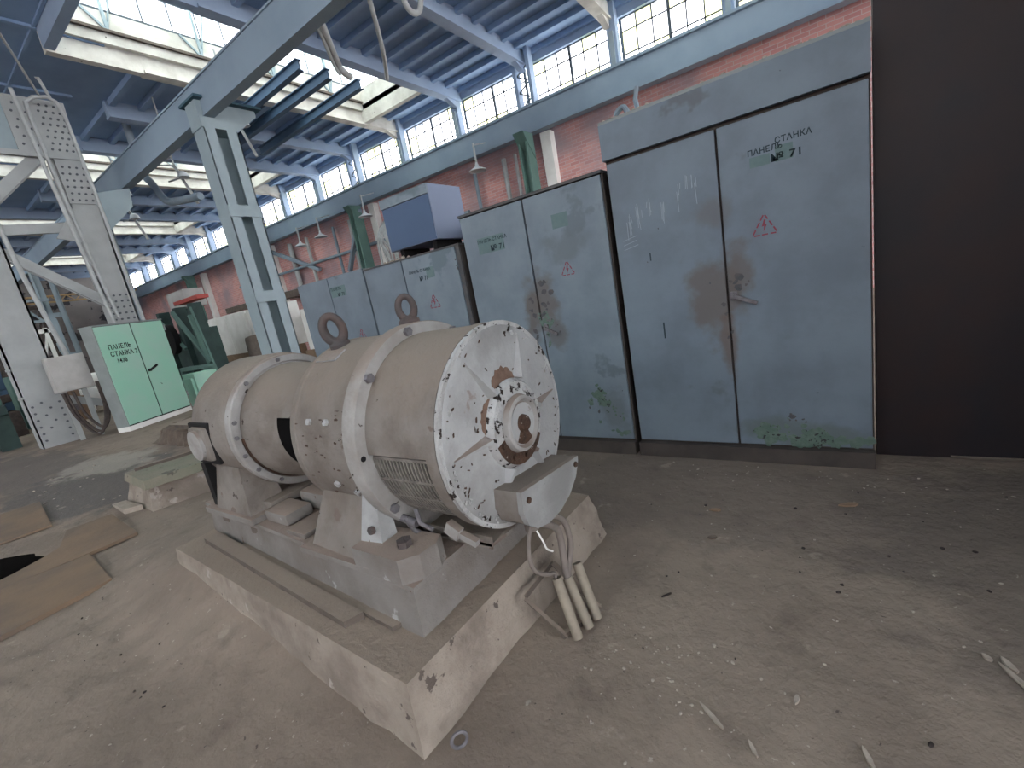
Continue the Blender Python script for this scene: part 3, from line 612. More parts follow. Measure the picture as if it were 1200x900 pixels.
# box on top
X_=thing('metal_box',(-3.0,3.3,1.84),'dark blue steel box with a paler side standing on top of the third cabinet','box')
mb=MB();mb.box(-3.30,-2.69,CY-.02,3.50,1.925,2.385,bev=.003);mb.build('case','boxside',X_)
mb=MB();mb.box(-3.29,-2.70,CY-.026,CY-.018,1.93,2.30);mb.build('front_panel','boxblue',X_)
mb=MB();mb.box(-3.30,-2.69,CY-.036,CY-.018,2.305,2.385);mb.build('top_rail','cab2',X_)
for x in(-3.22,-2.8):
    mb=MB();mb.box(x,x+.05,CY+.02,3.45,1.845,1.925);mb.build('support_rail','dark',X_)
# plaster rubble on top of the cabinets
rn=random.Random(9);mb=MB()
for k in range(150): mb.rock((rn.uniform(-1.12,.24),CY+rn.uniform(.0,.1),2.325+.004),rn.uniform(.006,.02),rn.uniform(.006,.02),rn.uniform(.004,.012),k)
tag(mb.build('plaster_crumbs','chip'),'white plaster crumbs strewn along the top edge of the tallest cabinet','rubble',kind='stuff')
mb=MB()
for k in range(60): mb.rock((rn.uniform(-3.6,-3.15),CY+rn.uniform(.02,.4),1.85),rn.uniform(.01,.035),rn.uniform(.01,.035),rn.uniform(.01,.03),k+300)
tag(mb.build('plaster_crumbs','chip'),'heap of pale plaster crumbs on the third cabinet left of the dark blue box','rubble',kind='stuff')
# lamp bracket / debris on the header
mb=MB();mb.tube(bez([(-1.10,3.3,2.325),(-1.08,3.28,2.40),(-1.02,3.26,2.42),(-.99,3.26,2.36)],6),.018,8);mb.tube([(-.93,3.3,2.325),(-.95,3.3,2.45),(-.93,3.3,2.52)],.016,8)
tag(mb.build('pipe_stub','ductgrey',smooth=40),'pale bent pipe stubs rising behind the left end of the header panel','pipe')
# pebbles along the foot of cabinet row come later with the floor debris

# ---------------------------------------------------------------- dark steel partition on the right
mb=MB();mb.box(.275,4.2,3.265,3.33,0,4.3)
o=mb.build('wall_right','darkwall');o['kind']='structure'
mb=MB();mb.box(1.7,1.78,1.3,3.265,0,4.3)  # unseen wall added to shade the right floor
o=mb.build('wall_shade_block','darkwall');o['kind']='structure'
mb=MB();mb.bar((.60,3.25,.012),(1.7,3.245,.012),.015,.012);tag(mb.build('floor_strip','bar'),'thin steel strip on the floor along the foot of the dark partition','strip')

# ---------------------------------------------------------------- mint green cabinet in the middle distance
GR=math.atan2(1.34,-.65) # front runs along this direction
g0=Vector((-11.5,2.69,0));fx=Vector((math.cos(GR),math.sin(GR),0));bk=Vector((-math.sin(GR),math.cos(GR),0))
def gp(a,b,z):return g0+fx*a+bk*b+Vector((0,0,z))
GC=thing('electrical_cabinet',tuple(g0),'mint green two door electrical cabinet with black hand lettering, standing by the riveted column','cabinet')
def gbox(a0,a1,b0,b1,z0,z1,nm,m,par=GC):
    mb=MB();mb.hexa([gp(a0,b0,z0),gp(a1,b0,z0),gp(a1,b1,z0),gp(a0,b1,z0)],[gp(a0,b0,z1),gp(a1,b0,z1),gp(a1,b1,z1),gp(a0,b1,z1)]);return mb.build(nm,m,par)
gbox(0,1.49,.025,.32,.10,2.14,'carcass','cabside');gbox(.015,1.475,.012,.026,.102,2.138,'door_gap','dark');gbox(-.01,1.5,.015,.31,0,.10,'plinth','white')
gbox(-.01,1.5,-.01,.34,2.14,2.165,'top_sheet','cabside')
g1=gbox(.01,.732,0,.02,.125,2.13,'door','cabgreen');g2=gbox(.758,1.48,0,.02,.125,2.13,'door','cabgreen')
ra=math.atan2(fx.y,fx.x)
for s_,a,z,h in(('ПАНЕЛЬ',.14,1.66,.13),('СТАНКА 2',.14,1.52,.13),('1470',.22,1.38,.12)):
    p=gp(a,-.004,z);text(s_,h,tuple(p),ra,'dark',g1,ext=.001,sx=.85)
mb=MB();mb.bar(gp(.80,-.03,1.10),gp(.99,-.035,1.19),.035,.035);mb.tube([gp(.81,0,1.11),gp(.81,-.04,1.11)],.03,10);mb.build('handle','dark',g2)
for z in(.35,1.9):
    mb=MB();mb.tube([gp(1.5,-.005,z),gp(1.5,-.005,z+.12)],.018,8);mb.build('hinge','cabside',g2)
# ---------------------------------------------------------------- floor with the pit
from mathutils import noise as nz
PIT=[(-5.95,-.25),(-5.85,.0),(-5.66,.21),(-5.62,.25),(-5.52,.32),(-5.41,.38),(-5.30,.37),(-5.14,.425),(-5.12,.42),(-5.1,.36),(-5.08,.27),(-5.02,.18),(-4.96,.08),(-4.98,-.25)]
def inpoly(x,y,P):
    c=False;j=len(P)-1
    for i in range(len(P)):
        if (P[i][1]>y)!=(P[j][1]>y) and x<(P[j][0]-P[i][0])*(y-P[i][1])/(P[j][1]-P[i][1])+P[i][0]:c=not c
        j=i
    return c
def near(x,y,P):
    best=None
    for i in range(len(P)):
        a=Vector(P[i]);b=Vector(P[(i+1)%len(P)]);d=b-a;t=max(0,min(1,(Vector((x,y))-a).dot(d)/d.length_squared));q=a+d*t;l=(q-Vector((x,y))).length
        if best is None or l<best[0]:best=(l,q)
    return best
def gl(segs):
    o=[]
    for a,b,s in segs:
        n=max(1,round((b-a)/s))
        o+= [a+(b-a)*i/n for i in range(n)]
    return o+[segs[-1][1]]
XS=gl([(-42,-16,2),(-16,-6.2,.35),(-6.2,-4.6,.05),(-4.6,1.6,.05),(1.6,14,1)])
YS=gl([(-16,-1,1.2),(-1,3.4,.05),(3.4,6,.35),(6,12,1)])
def fh(x,y):
    h=0
    if -8<x<1.7 and -.9<y<3.2:
        h+=.006*nz.noise(Vector((x*3,y*3,0)))+.003*nz.noise(Vector((x*11,y*11,4)))
    # dirt banked up against the left long side of the block and round the far end
    if -4.6<x<-1.0:
        b=.17*max(0,min(1,(-x-1.35)/1.6))
        e=.70+( -x-1.1)*.035
        d=e-y
        if x<-3.3: b*=max(0,1-(-3.3-x)/1.1)
        if d>0: h+=b*max(0,1-d/.42)**1.4
        elif y<2.1: h+=b*(1.0 if x>-3.25 else .9)
        else: h+=b*max(0,1-(y-2.1)/.4)
        h+=b*.15*nz.noise(Vector((x*7,y*7,1)))
    return h
bm=bmesh.new();G={}
for i,x in enumerate(XS):
    for j,y in enumerate(YS):
        px,py=x,y
        if -6.2<x<-4.6 and -.6<y<.7:
            l,q=near(x,y,PIT)
            if l<.037:px,py=q.x,q.y
        G[i,j]=bm.verts.new((px,py,fh(px,py)))
for i in range(len(XS)-1):
    for j in range(len(YS)-1):
        cx=(XS[i]+XS[i+1])/2;cy=(YS[j]+YS[j+1])/2
        if inpoly(cx,cy,PIT):continue
        if -3.1<cx<-1.35 and 1.05<cy<1.6:continue
        bm.faces.new((G[i,j],G[i+1,j],G[i+1,j+1],G[i,j+1]))
for v in [v for v in bm.verts if not v.link_faces]:bm.verts.remove(v)
for f in bm.faces:f.smooth=True
me=bpy.data.meshes.new('floor');bm.to_mesh(me);bm.free();me.materials.append(M['floor'])
fo=bpy.data.objects.new('floor',me);COL.objects.link(fo);fo['kind']='structure'
mb=MB();mb.box(-6.2,-4.8,-.5,-.48,-.9,-.06);mb.box(-6.2,-4.8,.55,.57,-.9,-.06);mb.box(-6.22,-6.2,-.5,.57,-.9,-.06);mb.box(-4.8,-4.78,-.5,.57,-.9,-.06);mb.box(-6.2,-4.8,-.5,.57,-.92,-.9)
struct(mb,'trim_1','dark')
# steel cover plates
def plate(P,z,label,m='plate',t=.012):
    mb=MB();mb.prism([(x,y,z) for x,y in P],(0,0,t));o=mb.build('floor_plate',m,sub=0);tag(o,label,'floor plate');return o
plate([(-3.87,-.25),(-3.84,.01),(-3.88,.53),(-4.62,.575),(-4.70,.1),(-4.72,-.25)],.004,'brown steel plate on the floor, right hand corner piece nearest the camera',t=.03)
plate([(-4.655,.58),(-4.64,.88),(-5.55,.93),(-5.60,.62),(-5.15,.50),(-5.07,.40),(-4.97,.22),(-4.93,.08),(-4.93,-.25),(-4.735,-.25),(-4.71,.1)],.006,'brown steel plate on the floor along the edge of the black opening',t=.024)
plate([(-6.12,.23),(-6.07,.60),(-7.4,.72),(-7.5,.2)],.004,'grey brown steel plate lying beyond the black opening',m='plate',t=.02)
# concrete block with greenish top and rubble slab behind the machines
mb=MB();mb.hexa([(-5.93,1.15,-.02),(-5.14,1.13,-.02),(-4.8,2.2,-.02),(-5.6,2.25,-.02)],[(-5.82,1.2,.22),(-5.17,1.17,.22),(-4.9,2.2,.22),(-5.55,2.22,.22)])
cb=thing('concrete_block',(-5.4,1.6,0),'low concrete machine footing with a greenish painted top, left of the rear machine','concrete block')
mb.build('footing','conc',cb,disp=.012,dscale=5,sub=10,smooth=50)
mb=MB();mb.hexa([(-5.88,1.17,.22),(-5.12,1.13,.22),(-4.86,2.2,.22),(-5.55,2.22,.22)],[(-5.85,1.19,.30),(-5.15,1.15,.30),(-4.88,2.2,.30),(-5.53,2.2,.30)]);mb.build('top_slab','greenconc',cb,disp=.006,dscale=8,sub=8)
mb=MB();mb.bar((-5.75,1.25,.315),(-5.5,2.1,.315),.03,.03);mb.build('edge_rail','bar',cb)
mb=MB();mb.hexa([(-9.1,2.3,0),(-7.8,2.35,0),(-7.6,3.1,0),(-9.0,3.2,0)],[(-8.9,2.4,.22),(-8.0,2.42,.2),(-7.8,3.0,.26),(-8.9,3.1,.28)])
tag(mb.build('rubble_heap','rubble',disp=.08,dscale=3,sub=10),'low brown rubble heap on the floor before the mint green cabinet','rubble')
mb=MB();mb.hexa([(-8.7,2.5,.2),(-7.4,2.45,.25),(-7.3,2.75,.25),(-8.6,2.95,.22)],[(-8.7,2.5,.27),(-7.4,2.45,.31),(-7.3,2.75,.31),(-8.6,2.95,.29)])
tag(mb.build('broken_slab','bar'),'dark broken slab tilted on the rubble heap before the mint green cabinet','slab')
mb=MB();mb.hexa([(-5.95,1.03,0),(-5.45,1.0,0),(-5.35,1.12,0),(-5.9,1.13,0)],[(-5.95,1.03,.02),(-5.45,1.0,.05),(-5.35,1.12,.05),(-5.9,1.13,.02)])
tag(mb.build('broken_board','chip'),'thin broken board lying at the foot of the greenish topped footing','board')

# ---------------------------------------------------------------- floor debris
rn=random.Random(21)
def freefloor(x,y):
    if -4.0<x<-.90 and .45<y<2.1:return False
    if inpoly(x,y,PIT) or near(x,y,PIT)[0]<.08:return False
    if -4.8<x<-3.8 and -.3<y<.7:return False
    if -5.7<x<-4.6 and -.3<y<1.0:return False
    if -6.2<x<-4.7 and .95<y<2.3:return False
    return y<3.0
def proto(name,m,sx,sy,sz,seed,flat=False):
    mb=MB();mb.rock((0,0,sz*.5),sx,sy,sz,seed);return mb.build(name,m,origin=(0,0,0))
P_pale=[proto('plaster_chip','chip',.009,.006,.004,s) for s in range(5)]
P_dark=[proto('dark_pebble','chipdark',.009,.008,.006,s+50) for s in range(3)]
used=set()
def put(pr,x,y,s,rz,label,cat,group):
    if pr.name not in used: o=pr;used.add(pr.name)
    else: o=pr.copy();COL.objects.link(o)
    o.location=(x,y,fh(x,y)-.001);o.rotation_euler=(0,0,rz);o.scale=(s,s*rn.uniform(.6,1.3),s*rn.uniform(.6,1.1));tag(o,label,cat,group);return o
def scatter(n,fx_,pr,label,cat,group,smin,smax):
    k=0
    while k<n:
        x,y=fx_()
        if not freefloor(x,y):continue
        put(rn.choice(pr),x,y,rn.uniform(smin,smax),rn.uniform(0,6.28),label,cat,group);k+=1
scatter(95,lambda:(rn.uniform(-.85,1.3),rn.uniform(.75,2.9)),P_pale,'small pale plaster chip on the dusty floor right of the machines','plaster chip','pale plaster chips on the right floor',.35,1.0)
scatter(60,lambda:(rn.gauss(-.45,.13),rn.gauss(1.25,.1)),P_pale,'small pale plaster chip in the cluster before the conduit tubes','plaster chip','clustered plaster chips near the tubes',.3,1.0)
scatter(40,lambda:(rn.uniform(-.9,1.2),rn.uniform(2.75,2.98)),P_pale,'small pale plaster chip along the foot of the cabinets','plaster chip','plaster chips at the cabinet plinths',.4,1.1)
scatter(50,lambda:(rn.uniform(-3.6,-1.2),rn.uniform(0,.45)),P_pale,'tiny pale plaster chip on the floor left of the concrete block','plaster chip','plaster chips left of the block',.3,.9)
scatter(45,lambda:(rn.uniform(-9,-4.6),rn.uniform(.6,2.6)),P_pale,'pale scrap on the floor beyond the steel plates','scrap','pale scraps beyond the plates',1.2,3.2)
scatter(36,lambda:(rn.uniform(-.85,1.2),rn.uniform(.8,2.9)),P_dark,'small dark pebble on the dusty floor right of the machines','pebble','dark pebbles on the right floor',.5,1.2)
scatter(20,lambda:(rn.uniform(-3.8,-1.2),rn.uniform(0,.45)),P_dark,'small dark pebble on the floor left of the concrete block','pebble','dark pebbles left of the block',.4,1.0)
for p in P_pale+P_dark:
    if p.name not in used: put(p,rn.uniform(-.6,.5),1.9,.6,0,'small pale plaster chip on the dusty floor right of the machines','plaster chip','pale plaster chips on the right floor')
def stick(x,y,l,w,a,label,m='chip',cat='splinter'):
    mb=MB();mb.rock((x,y,.006),l/2,w/2,.006,int(abs(x*1000)),sub=2)
    o=mb.build('splinter',m);c=Vector((x,y,0));o.rotation_euler=(0,0,0)
    for v in o.data.vertices: pass
    tag(o,label,cat);return o
def strip(x,y,l,w,a,label,m='chip',name='splinter'):
    d=Vector((math.cos(a),math.sin(a),0));n=Vector((-d.y,d.x,0));c=Vector((x,y,.002));rr=random.Random(int(x*999))
    pts=[c-d*l/2,c-d*l*.2-n*w*.4,c+d*l*.25-n*w*.5,c+d*l/2-n*w*.1,c+d*l*.45+n*w*.3,c+d*l*.1+n*w*.5,c-d*l*.3+n*w*.35]
    mb=MB();mb.prism(pts,(0,0,.008));o=mb.build(name,m);tag(o,label,name.replace('_',' '));return o
strip(.455,1.615,.12,.016,-1.1,'long pale splinter at the right edge of the floor, the longest there')
strip(.45,1.67,.06,.018,-1.15,'shorter pale splinter beside the longest one at the right edge')
strip(.405,1.68,.03,.016,-.9,'small pale flake left of the two splinters at the right edge','chip','paint_flake')
strip(.075,1.19,.06,.014,-1.2,'pale curled flake near the bottom edge, right of centre','chip','paint_flake')
strip(-.31,1.145,.10,.014,-.65,'pale elongated splinter at the bottom centre of the floor')
strip(-.19,1.09,.05,.011,-1.0,'narrow pale splinter just right of the elongated one at bottom centre')
strip(-.09,1.30,.035,.014,1.4,'small white flake on the lower right floor, standing out alone','chip','paint_flake')
strip(.10,2.58,.09,.035,.4,'brownish crumpled paper scrap on the floor before the tallest cabinet','wood','scrap')
strip(-.50,2.37,.06,.025,.2,'pale crumpled scrap on the floor before the left door of the tallest cabinet','wood','scrap')
strip(-.47,2.1,.05,.03,.7,'whitish broken scrap halfway between the tubes and the cabinets','rubble','scrap')
strip(-.57,1.62,.05,.006,.9,'thin dark twig on the floor right of the conduit tubes','chipdark','twig')
# ---------------------------------------------------------------- hall shell
RZ=7.32; WY=11.95; XE=14
BX=[-3.75-2.45*k for k in range(-7,15)]   # roof beam lines
LANT=[(10.95,13.4),(3.6,6.05),(-3.75,-1.30),(-11.10,-8.65),(-18.45,-16.0),(-25.8,-23.35),(-33.15,-30.7)]  # first three are unseen skylights, added to light the motor
def ceil_pieces():
    mb=MB();th=.14
    xs=sorted([XE,-42]+[a for l in LANT for a in l])
    for i in range(len(xs)-1):
        a,b=xs[i],xs[i+1]
        if (a,b) in LANT:
            y0=3.5 if a==-11.10 else 2.2
            mb.box(a,b,10.4,WY+.3,RZ,RZ+th);mb.box(a,b,-1.5,y0,RZ,RZ+th)
            if a!=-11.10: mb.box(a,b,-15,-8.5,RZ,RZ+th)
            else: mb.box(a,b,-15,-8.5,RZ,RZ+th)
        else:
            mb.box(a,b,-15,WY+.3,RZ,RZ+th)
    return mb
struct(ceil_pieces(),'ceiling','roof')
# slab ribs run along the hall, one set per bay
mb=MB()
for i in range(len(BX)-1):
    a,b=BX[i+1],BX[i]
    lan=any(abs(a-l[0])<.1 for l in LANT)
    y=4.9
    while y<WY:
        if not(lan and y<10.5): mb.box(a+.1,b-.1,y,y+.12,RZ-.12,RZ+.01)
        y+=.58
    for y in (-12,-9,-1.2,.6,2.0,3.3):
        if not(lan and -8.6<y<-1.4): mb.box(a+.02,b-.02,y,y+.05,RZ-.04,RZ+.01)
    mb.box(b-.03,b+.03,-15,4.3,RZ-.05,RZ+.01)
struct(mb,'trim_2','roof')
# brick wall, windows
mb=MB();mb.box(-42,XE,WY+.05,WY+.35,0,5.9);struct(mb,'wall_back','brick')
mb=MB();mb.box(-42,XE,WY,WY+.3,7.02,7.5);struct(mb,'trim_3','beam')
n=0
pr_=random.Random(4)
for i in range(1,len(BX)-1):
    b,a=BX[i],BX[i+1]   # a<b
    n+=1;fr=MB();x0=a+.13;x1=b-.13;mid=(x0+x1)/2;z0,z1=5.95,7.04
    yy=WY+.12
    for x in(x0,mid,x1): fr.box(x-.03,x+.03,yy-.03,yy+.03,z0,z1)
    for z in(z0+.02,z1-.02): fr.box(x0,x1,yy-.03,yy+.03,z-.02,z+.02)
    for s0,s1 in((x0,mid),(mid,x1)):
        for k in(1,2): fr.box(s0+(s1-s0)*k/3-.014,s0+(s1-s0)*k/3+.014,yy-.015,yy+.015,z0,z1)
        for z in(z0+.30,z0+.78): fr.box(s0,s1,yy-.015,yy+.015,z-.013,z+.013)
    w=fr.build('window_%d'%n,'frame');w['kind']='structure'
    gl_=MB();gd=MB();nd=0
    for si,(s0,s1) in enumerate(((x0,mid),(mid,x1))):
        for k in range(3):
            for zi,(za,zb) in enumerate(((z0,z0+.3),(z0+.3,z0+.78),(z0+.78,z1))):
                A=s0+(s1-s0)*k/3;B=s0+(s1-s0)*(k+1)/3;q=pr_.random()
                if q<.14 or (zi==0 and q<.35): gd.box(A,B,yy-.003,yy+.003,za,zb);nd+=1
                elif q<.9: gl_.box(A,B,yy-.003,yy+.003,za,zb)
    gl_.build('window_pane','glass',w)
    if nd:gd.build('window_pane','glassdirty',w)['label']='yellowed dirty pane'
# crane runway beam in front of the wall
mb=MB();mb.prof((-42,11.6,5.56),(13.9,11.6,5.56),[(-.14,-.30),(.14,-.30),(.14,-.26),(.06,-.26),(.06,.30),(.16,.30),(.16,.36),(-.16,.36),(-.16,.30),(-.07,.30),(-.07,-.26),(-.14,-.26)])
cb=mb.build('runway_beam','girder',origin=(0,11.6,5.26));tag(cb,'long grey crane runway beam running below the row of windows','beam')
# roof beams (one proto with parts, then copies)
def beam_proto(nm,m,dx):
    r=thing(nm,(0,8,6.9),'x','roof beam')
    mb=MB();mb.box(dx-.08,dx+.08,4.85,11.94,7.0,RZ);mb.build('web',m,r)
    mb=MB();mb.box(dx-.13,dx+.13,4.85,11.9,6.95,7.0);mb.build('lower_flange',m,r)
    mb=MB();mb.prism([(dx-.07,11.3,6.95),(dx-.07,11.7,6.95),(dx-.07,11.7,6.78)],(.14,0,0));mb.build('haunch',m,r)
    return r
dsc=['first','second','third','fourth','fifth','sixth','seventh','eighth','ninth','tenth','eleventh','twelfth','thirteenth','fourteenth']
bxs=[x for x in BX if -36<x<-3]
rbs={}
for i,x in enumerate(bxs):
    key='white' if any(abs(x-l[0])<.1 for l in LANT) else ('near' if any(abs(x-l[1])<.1 for l in LANT) else 'plain')
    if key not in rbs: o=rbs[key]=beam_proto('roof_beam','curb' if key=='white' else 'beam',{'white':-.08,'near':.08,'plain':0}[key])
    else: o=copy_tree(rbs[key])
    o.location=(x,8,6.9);tag(o,('white beam under the skylight edge reaching the window wall, %s from the camera end' if key=='white' else 'grey roof beam reaching the window wall, %s from the camera end of the hall')%dsc[i],'roof beam','roof beams above the window wall')
# window posts on the wall line
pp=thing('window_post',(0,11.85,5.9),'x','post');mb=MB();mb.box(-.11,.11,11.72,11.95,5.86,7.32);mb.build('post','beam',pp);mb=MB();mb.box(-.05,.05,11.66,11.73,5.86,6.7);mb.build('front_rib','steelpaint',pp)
pq=[x for x in BX if -36<x<1]
mains=[-6.2,-13.55,-20.9,-28.25]
k=0
for x in pq:
    if any(abs(x-m_)<.1 for m_ in mains):continue
    o=pp if k==0 else copy_tree(pp);o.location=(x,11.85,5.9);tag(o,'short grey post between two windows under roof beam, %s of these posts along the wall'%dsc[k],'post','single posts between the windows');k+=1
# main wall columns: laced pair above, broad green column with pale pier below
mp_=thing('wall_column',(0,11.6,0),'x','column')
mb=MB()
mb.box(-.27,-.17,11.62,11.86,5.9,7.32);mb.box(.17,.27,11.62,11.86,5.9,7.32)
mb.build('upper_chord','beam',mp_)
mb=MB();z=5.95;s=1
while z<6.85:
    mb.bar((-.18*s,11.7,z),(.18*s,11.7,z+.2),.03,.03,up=(0,1,0));z+=.2;s=-s
mb.build('lacing','frame',mp_)
mb=MB();mb.box(-.16,-.11,11.1,11.5,0,5.22);mb.box(.07,.12,11.1,11.5,0,5.22);mb.box(-.16,.12,11.28,11.32,0,5.22);mb.build('lower_shaft','steelgreen',mp_)
mb=MB();mb.box(.2,.5,11.75,12.0,0,5.25);mb.build('pier','white',mp_)
mb=MB();mb.prism([(-.18,11.1,5.0),(-.18,11.45,4.6),(-.18,11.45,5.22),(-.18,10.95,5.22)],(.32,0,0));mb.build('corbel','steelgreen',mp_)
for i,x in enumerate(mains):
    o=mp_ if i==0 else copy_tree(mp_);o.location=(x,11.6,0);tag(o,'green steel wall column with laced upper part, %s main column along the window wall'%dsc[i],'column','main columns of the window wall')
# ---------------------------------------------------------------- skylight lanterns
yspan={10.95:(2.2,10.4),3.6:(2.2,10.4),-3.75:(2.2,10.4),-11.10:(3.5,10.4),-18.45:(2.2,10.4),-25.8:(2.2,10.4),-33.15:(2.2,10.4)}
li=0
for (a,b) in LANT:
  for (y0,y1) in (yspan[a],(-8.5,-1.5)):
    li+=1
    nm='skylight'
    r=thing(nm,((a+b)/2,(y0+y1)/2,RZ),'x','skylight');del r['category'];del r['label'];r['kind']='structure';r.name='window_skylight_%d'%li;PLOC[r.name]=PLOC.get(nm,Vector(r.location));PLOC[r.name]=Vector(r.location)
    c=MB();H1=RZ+.55;yl,yh=y0,min(y1,4.86)
    if yl<yh or y1<0:
        if y1<0: yh=y1
        e=MB();e.box(a-.16,a+.0,yl-.1,yh,6.95,RZ);e.build('edge_beam','curb',r);e=MB();e.box(b+.0,b+.16,yl-.1,yh,6.95,RZ);e.build('edge_beam','beam',r)
    c.box(a-.02,a+.10,y0-.1,y1+.1,RZ-.02,H1);c.box(b-.10,b+.02,y0-.1,y1+.1,RZ-.02,H1);c.box(a,b,y0-.1,y0,RZ-.02,H1);c.box(a,b,y1,y1+.1,RZ-.02,H1);c.build('curb','curb',r)
    if y1>0:
        c=MB();c.box(a,b,y1-.02,y1+.14,6.98,RZ);c.build('end_beam','curb',r)
        c=MB();c.box(a,b,y0-.14,y0+.02,6.98,RZ);c.build('end_beam','beam',r)
    c=MB();c.box(a+.08,a+.16,y0,y1,RZ+.17,RZ+.22);c.box(b-.16,b-.08,y0,y1,RZ+.17,RZ+.22);c.build('ledge','bar',r)
    H2=RZ+1.75;m_=(a+b)/2;f=MB();g=MB();gg=MB();ny=int((y1-y0)/.52);dy=(y1-y0)/ny
    for xx in(a+.06,b-.06):
        f.box(xx-.03,xx+.03,y0,y1,H1-.02,H1+.05);f.box(xx-.03,xx+.03,y0,y1,H2-.05,H2)
        f.box(xx-.01,xx+.01,y0,y1,(H1+H2)/2-.012,(H1+H2)/2+.012)
        for k in range(ny+1): f.box(xx-.012,xx+.012,y0+dy*k-.012,y0+dy*k+.012,H1,H2)
        for k in range(ny):
            for zi in range(2):
                q=pr_.random();za=H1+(H2-H1)*zi/2;zb=H1+(H2-H1)*(zi+1)/2
                (gg if q<.35 else g).box(xx-.003,xx+.003,y0+dy*k,y0+dy*(k+1),za,zb) if q<.92 else None
    for yy in(y0+.03,y1-.03):
        f.box(a,b,yy-.02,yy+.02,H2-.05,H2);
        for k in range(5): f.box(a+(b-a)*k/4-.012,a+(b-a)*k/4+.012,yy-.012,yy+.012,H1,H2)
        g.box(a+.06,b-.06,yy-.003,yy+.003,H1,H2)
    # glazed monitor roof
    ny2=int((y1-y0)/1.04);d2=(y1-y0)/ny2
    for k in range(ny2+1): f.bar((a+.03,y0+d2*k,H2),(m_,y0+d2*k,H2+.35),.03,.03);f.bar((m_,y0+d2*k,H2+.35),(b-.03,y0+d2*k,H2),.03,.03)
    f.box(m_-.03,m_+.03,y0,y1,H2+.32,H2+.38)
    f.build('window_frame','frame',r);g.build('window_pane','glass',r)
    gg.hexa([(a,y0,H2),(m_,y0,H2+.35),(m_,y1,H2+.35),(a,y1,H2)],[(a,y0,H2+.006),(m_,y0,H2+.356),(m_,y1,H2+.356),(a,y1,H2+.006)])
    gg.hexa([(m_,y0,H2+.35),(b,y0,H2),(b,y1,H2),(m_,y1,H2+.35)],[(m_,y0,H2+.356),(b,y0,H2+.006),(b,y1,H2+.006),(m_,y1,H2+.356)])
    gg.build('window_pane','glassgreen',r)['label']='milky green pane'
    # trusses standing in the opening
    t=MB();k=0;yy=y0+.9
    while yy<y1-.3:
        t.bar((a+.12,yy-.35,H1),(a+.12,yy,RZ+.2),.035,.035);t.bar((a+.12,yy+.35,H1+.9),(a+.12,yy,RZ+.2),.025,.025);t.bar((a+.12,yy,RZ+.2),(a+.12,yy,H2),.05,.05)
        t.bar((a+.1,yy,H2),(b-.1,yy,H2),.05,.05);t.bar((b-.12,yy,RZ+.2),(b-.12,yy,H2),.05,.05);yy+=1.65
    t.build('truss_rod','steelpaint',r)
# the two long unseen sides of the hall
mb=MB();mb.box(XE,XE+.2,-15,WY+.3,0,1.8);struct(mb,'wall_near','brick')
# rails below the skylight
RL=[((-13.2,6.9,6.7),(-8.75,6.8,6.7),'blue rail under the roof crossing the skylight, nearest the girder'),((-13.2,7.5,6.7),(-8.75,7.5,6.7),'blue rail under the roof crossing the skylight, middle of three'),((-13.6,8.42,6.7),(-8.75,8.36,6.7),'blue rail under the roof crossing the skylight, nearest the windows')]
for p,q,l in RL:
    mb=MB();mb.prof(p,q,[(-.07,-.11),(.07,-.11),(.07,-.09),(.015,-.09),(.015,.09),(.07,.09),(.07,.11),(-.07,.11),(-.07,.09),(-.015,.09),(-.015,-.09),(-.07,-.09)]);tag(mb.build('overhead_rail','rail'),l,'rail')
# ---------------------------------------------------------------- girder and laced column
mb=MB();mb.prof((-40,4.62,5.45),(13.9,4.62,5.45),[(.04,-.28),(.22,-.28),(.22,-.25),(.20,-.25),(.20,.25),(.22,.25),(.22,.28),(.04,.28)])
tag(mb.build('crane_girder','girder',origin=(0,4.62,5.17)),'massive grey crane girder running overhead from upper right to the riveted column','girder')
LC=thing('laced_column',(-8.69,4.62,0),'tall pale steel column of two channels with batten plates, behind the rear machine','column')
CX0,CX1,CY0,CY1=-8.88,-8.50,4.35,4.92
mb=MB();mb.box(CX0,CX1,CY0,CY0+.02,0,5.0);mb.box(CX1-.02,CX1,CY0,CY0+.19,0,5.0);mb.box(CX0,CX0+.02,CY0,CY0+.19,0,5.0);mb.build('channel','steelpaint',LC)
mb=MB();mb.box(CX0,CX1,CY1-.02,CY1,0,5.0);mb.box(CX1-.02,CX1,CY1-.19,CY1,0,5.0);mb.box(CX0,CX0+.02,CY1-.19,CY1,0,5.0);mb.build('channel','steelpaint',LC)
for z in(.5,2.08,3.62):
    mb=MB();mb.box(CX1,CX1+.015,CY0,CY1,z-.1,z+.1);mb.build('batten_plate','steelpaint',LC)
    mb=MB();mb.box(CX0-.015,CX0,CY0,CY1,z-.1,z+.1);mb.build('batten_plate','steelpaint',LC)
mb=MB();mb.prism([(CX1+.0,4.33,5.0),(CX1+.0,4.93,5.0),(CX1+.0,5.35,5.32),(CX1+.0,5.35,5.42),(CX1+.0,4.33,5.42)],(-.38,0,0));mb.build('capital','steelpaint',LC)
mb=MB();mb.box(CX0-.1,CX1+.12,4.28,5.42,5.42,5.46);mb.build('cap_plate','steeldark',LC)
mb=MB();mb.box(CX0-.06,CX1+.06,4.28,5.0,0,.06);mb.build('base_plate','steelpaint',LC)
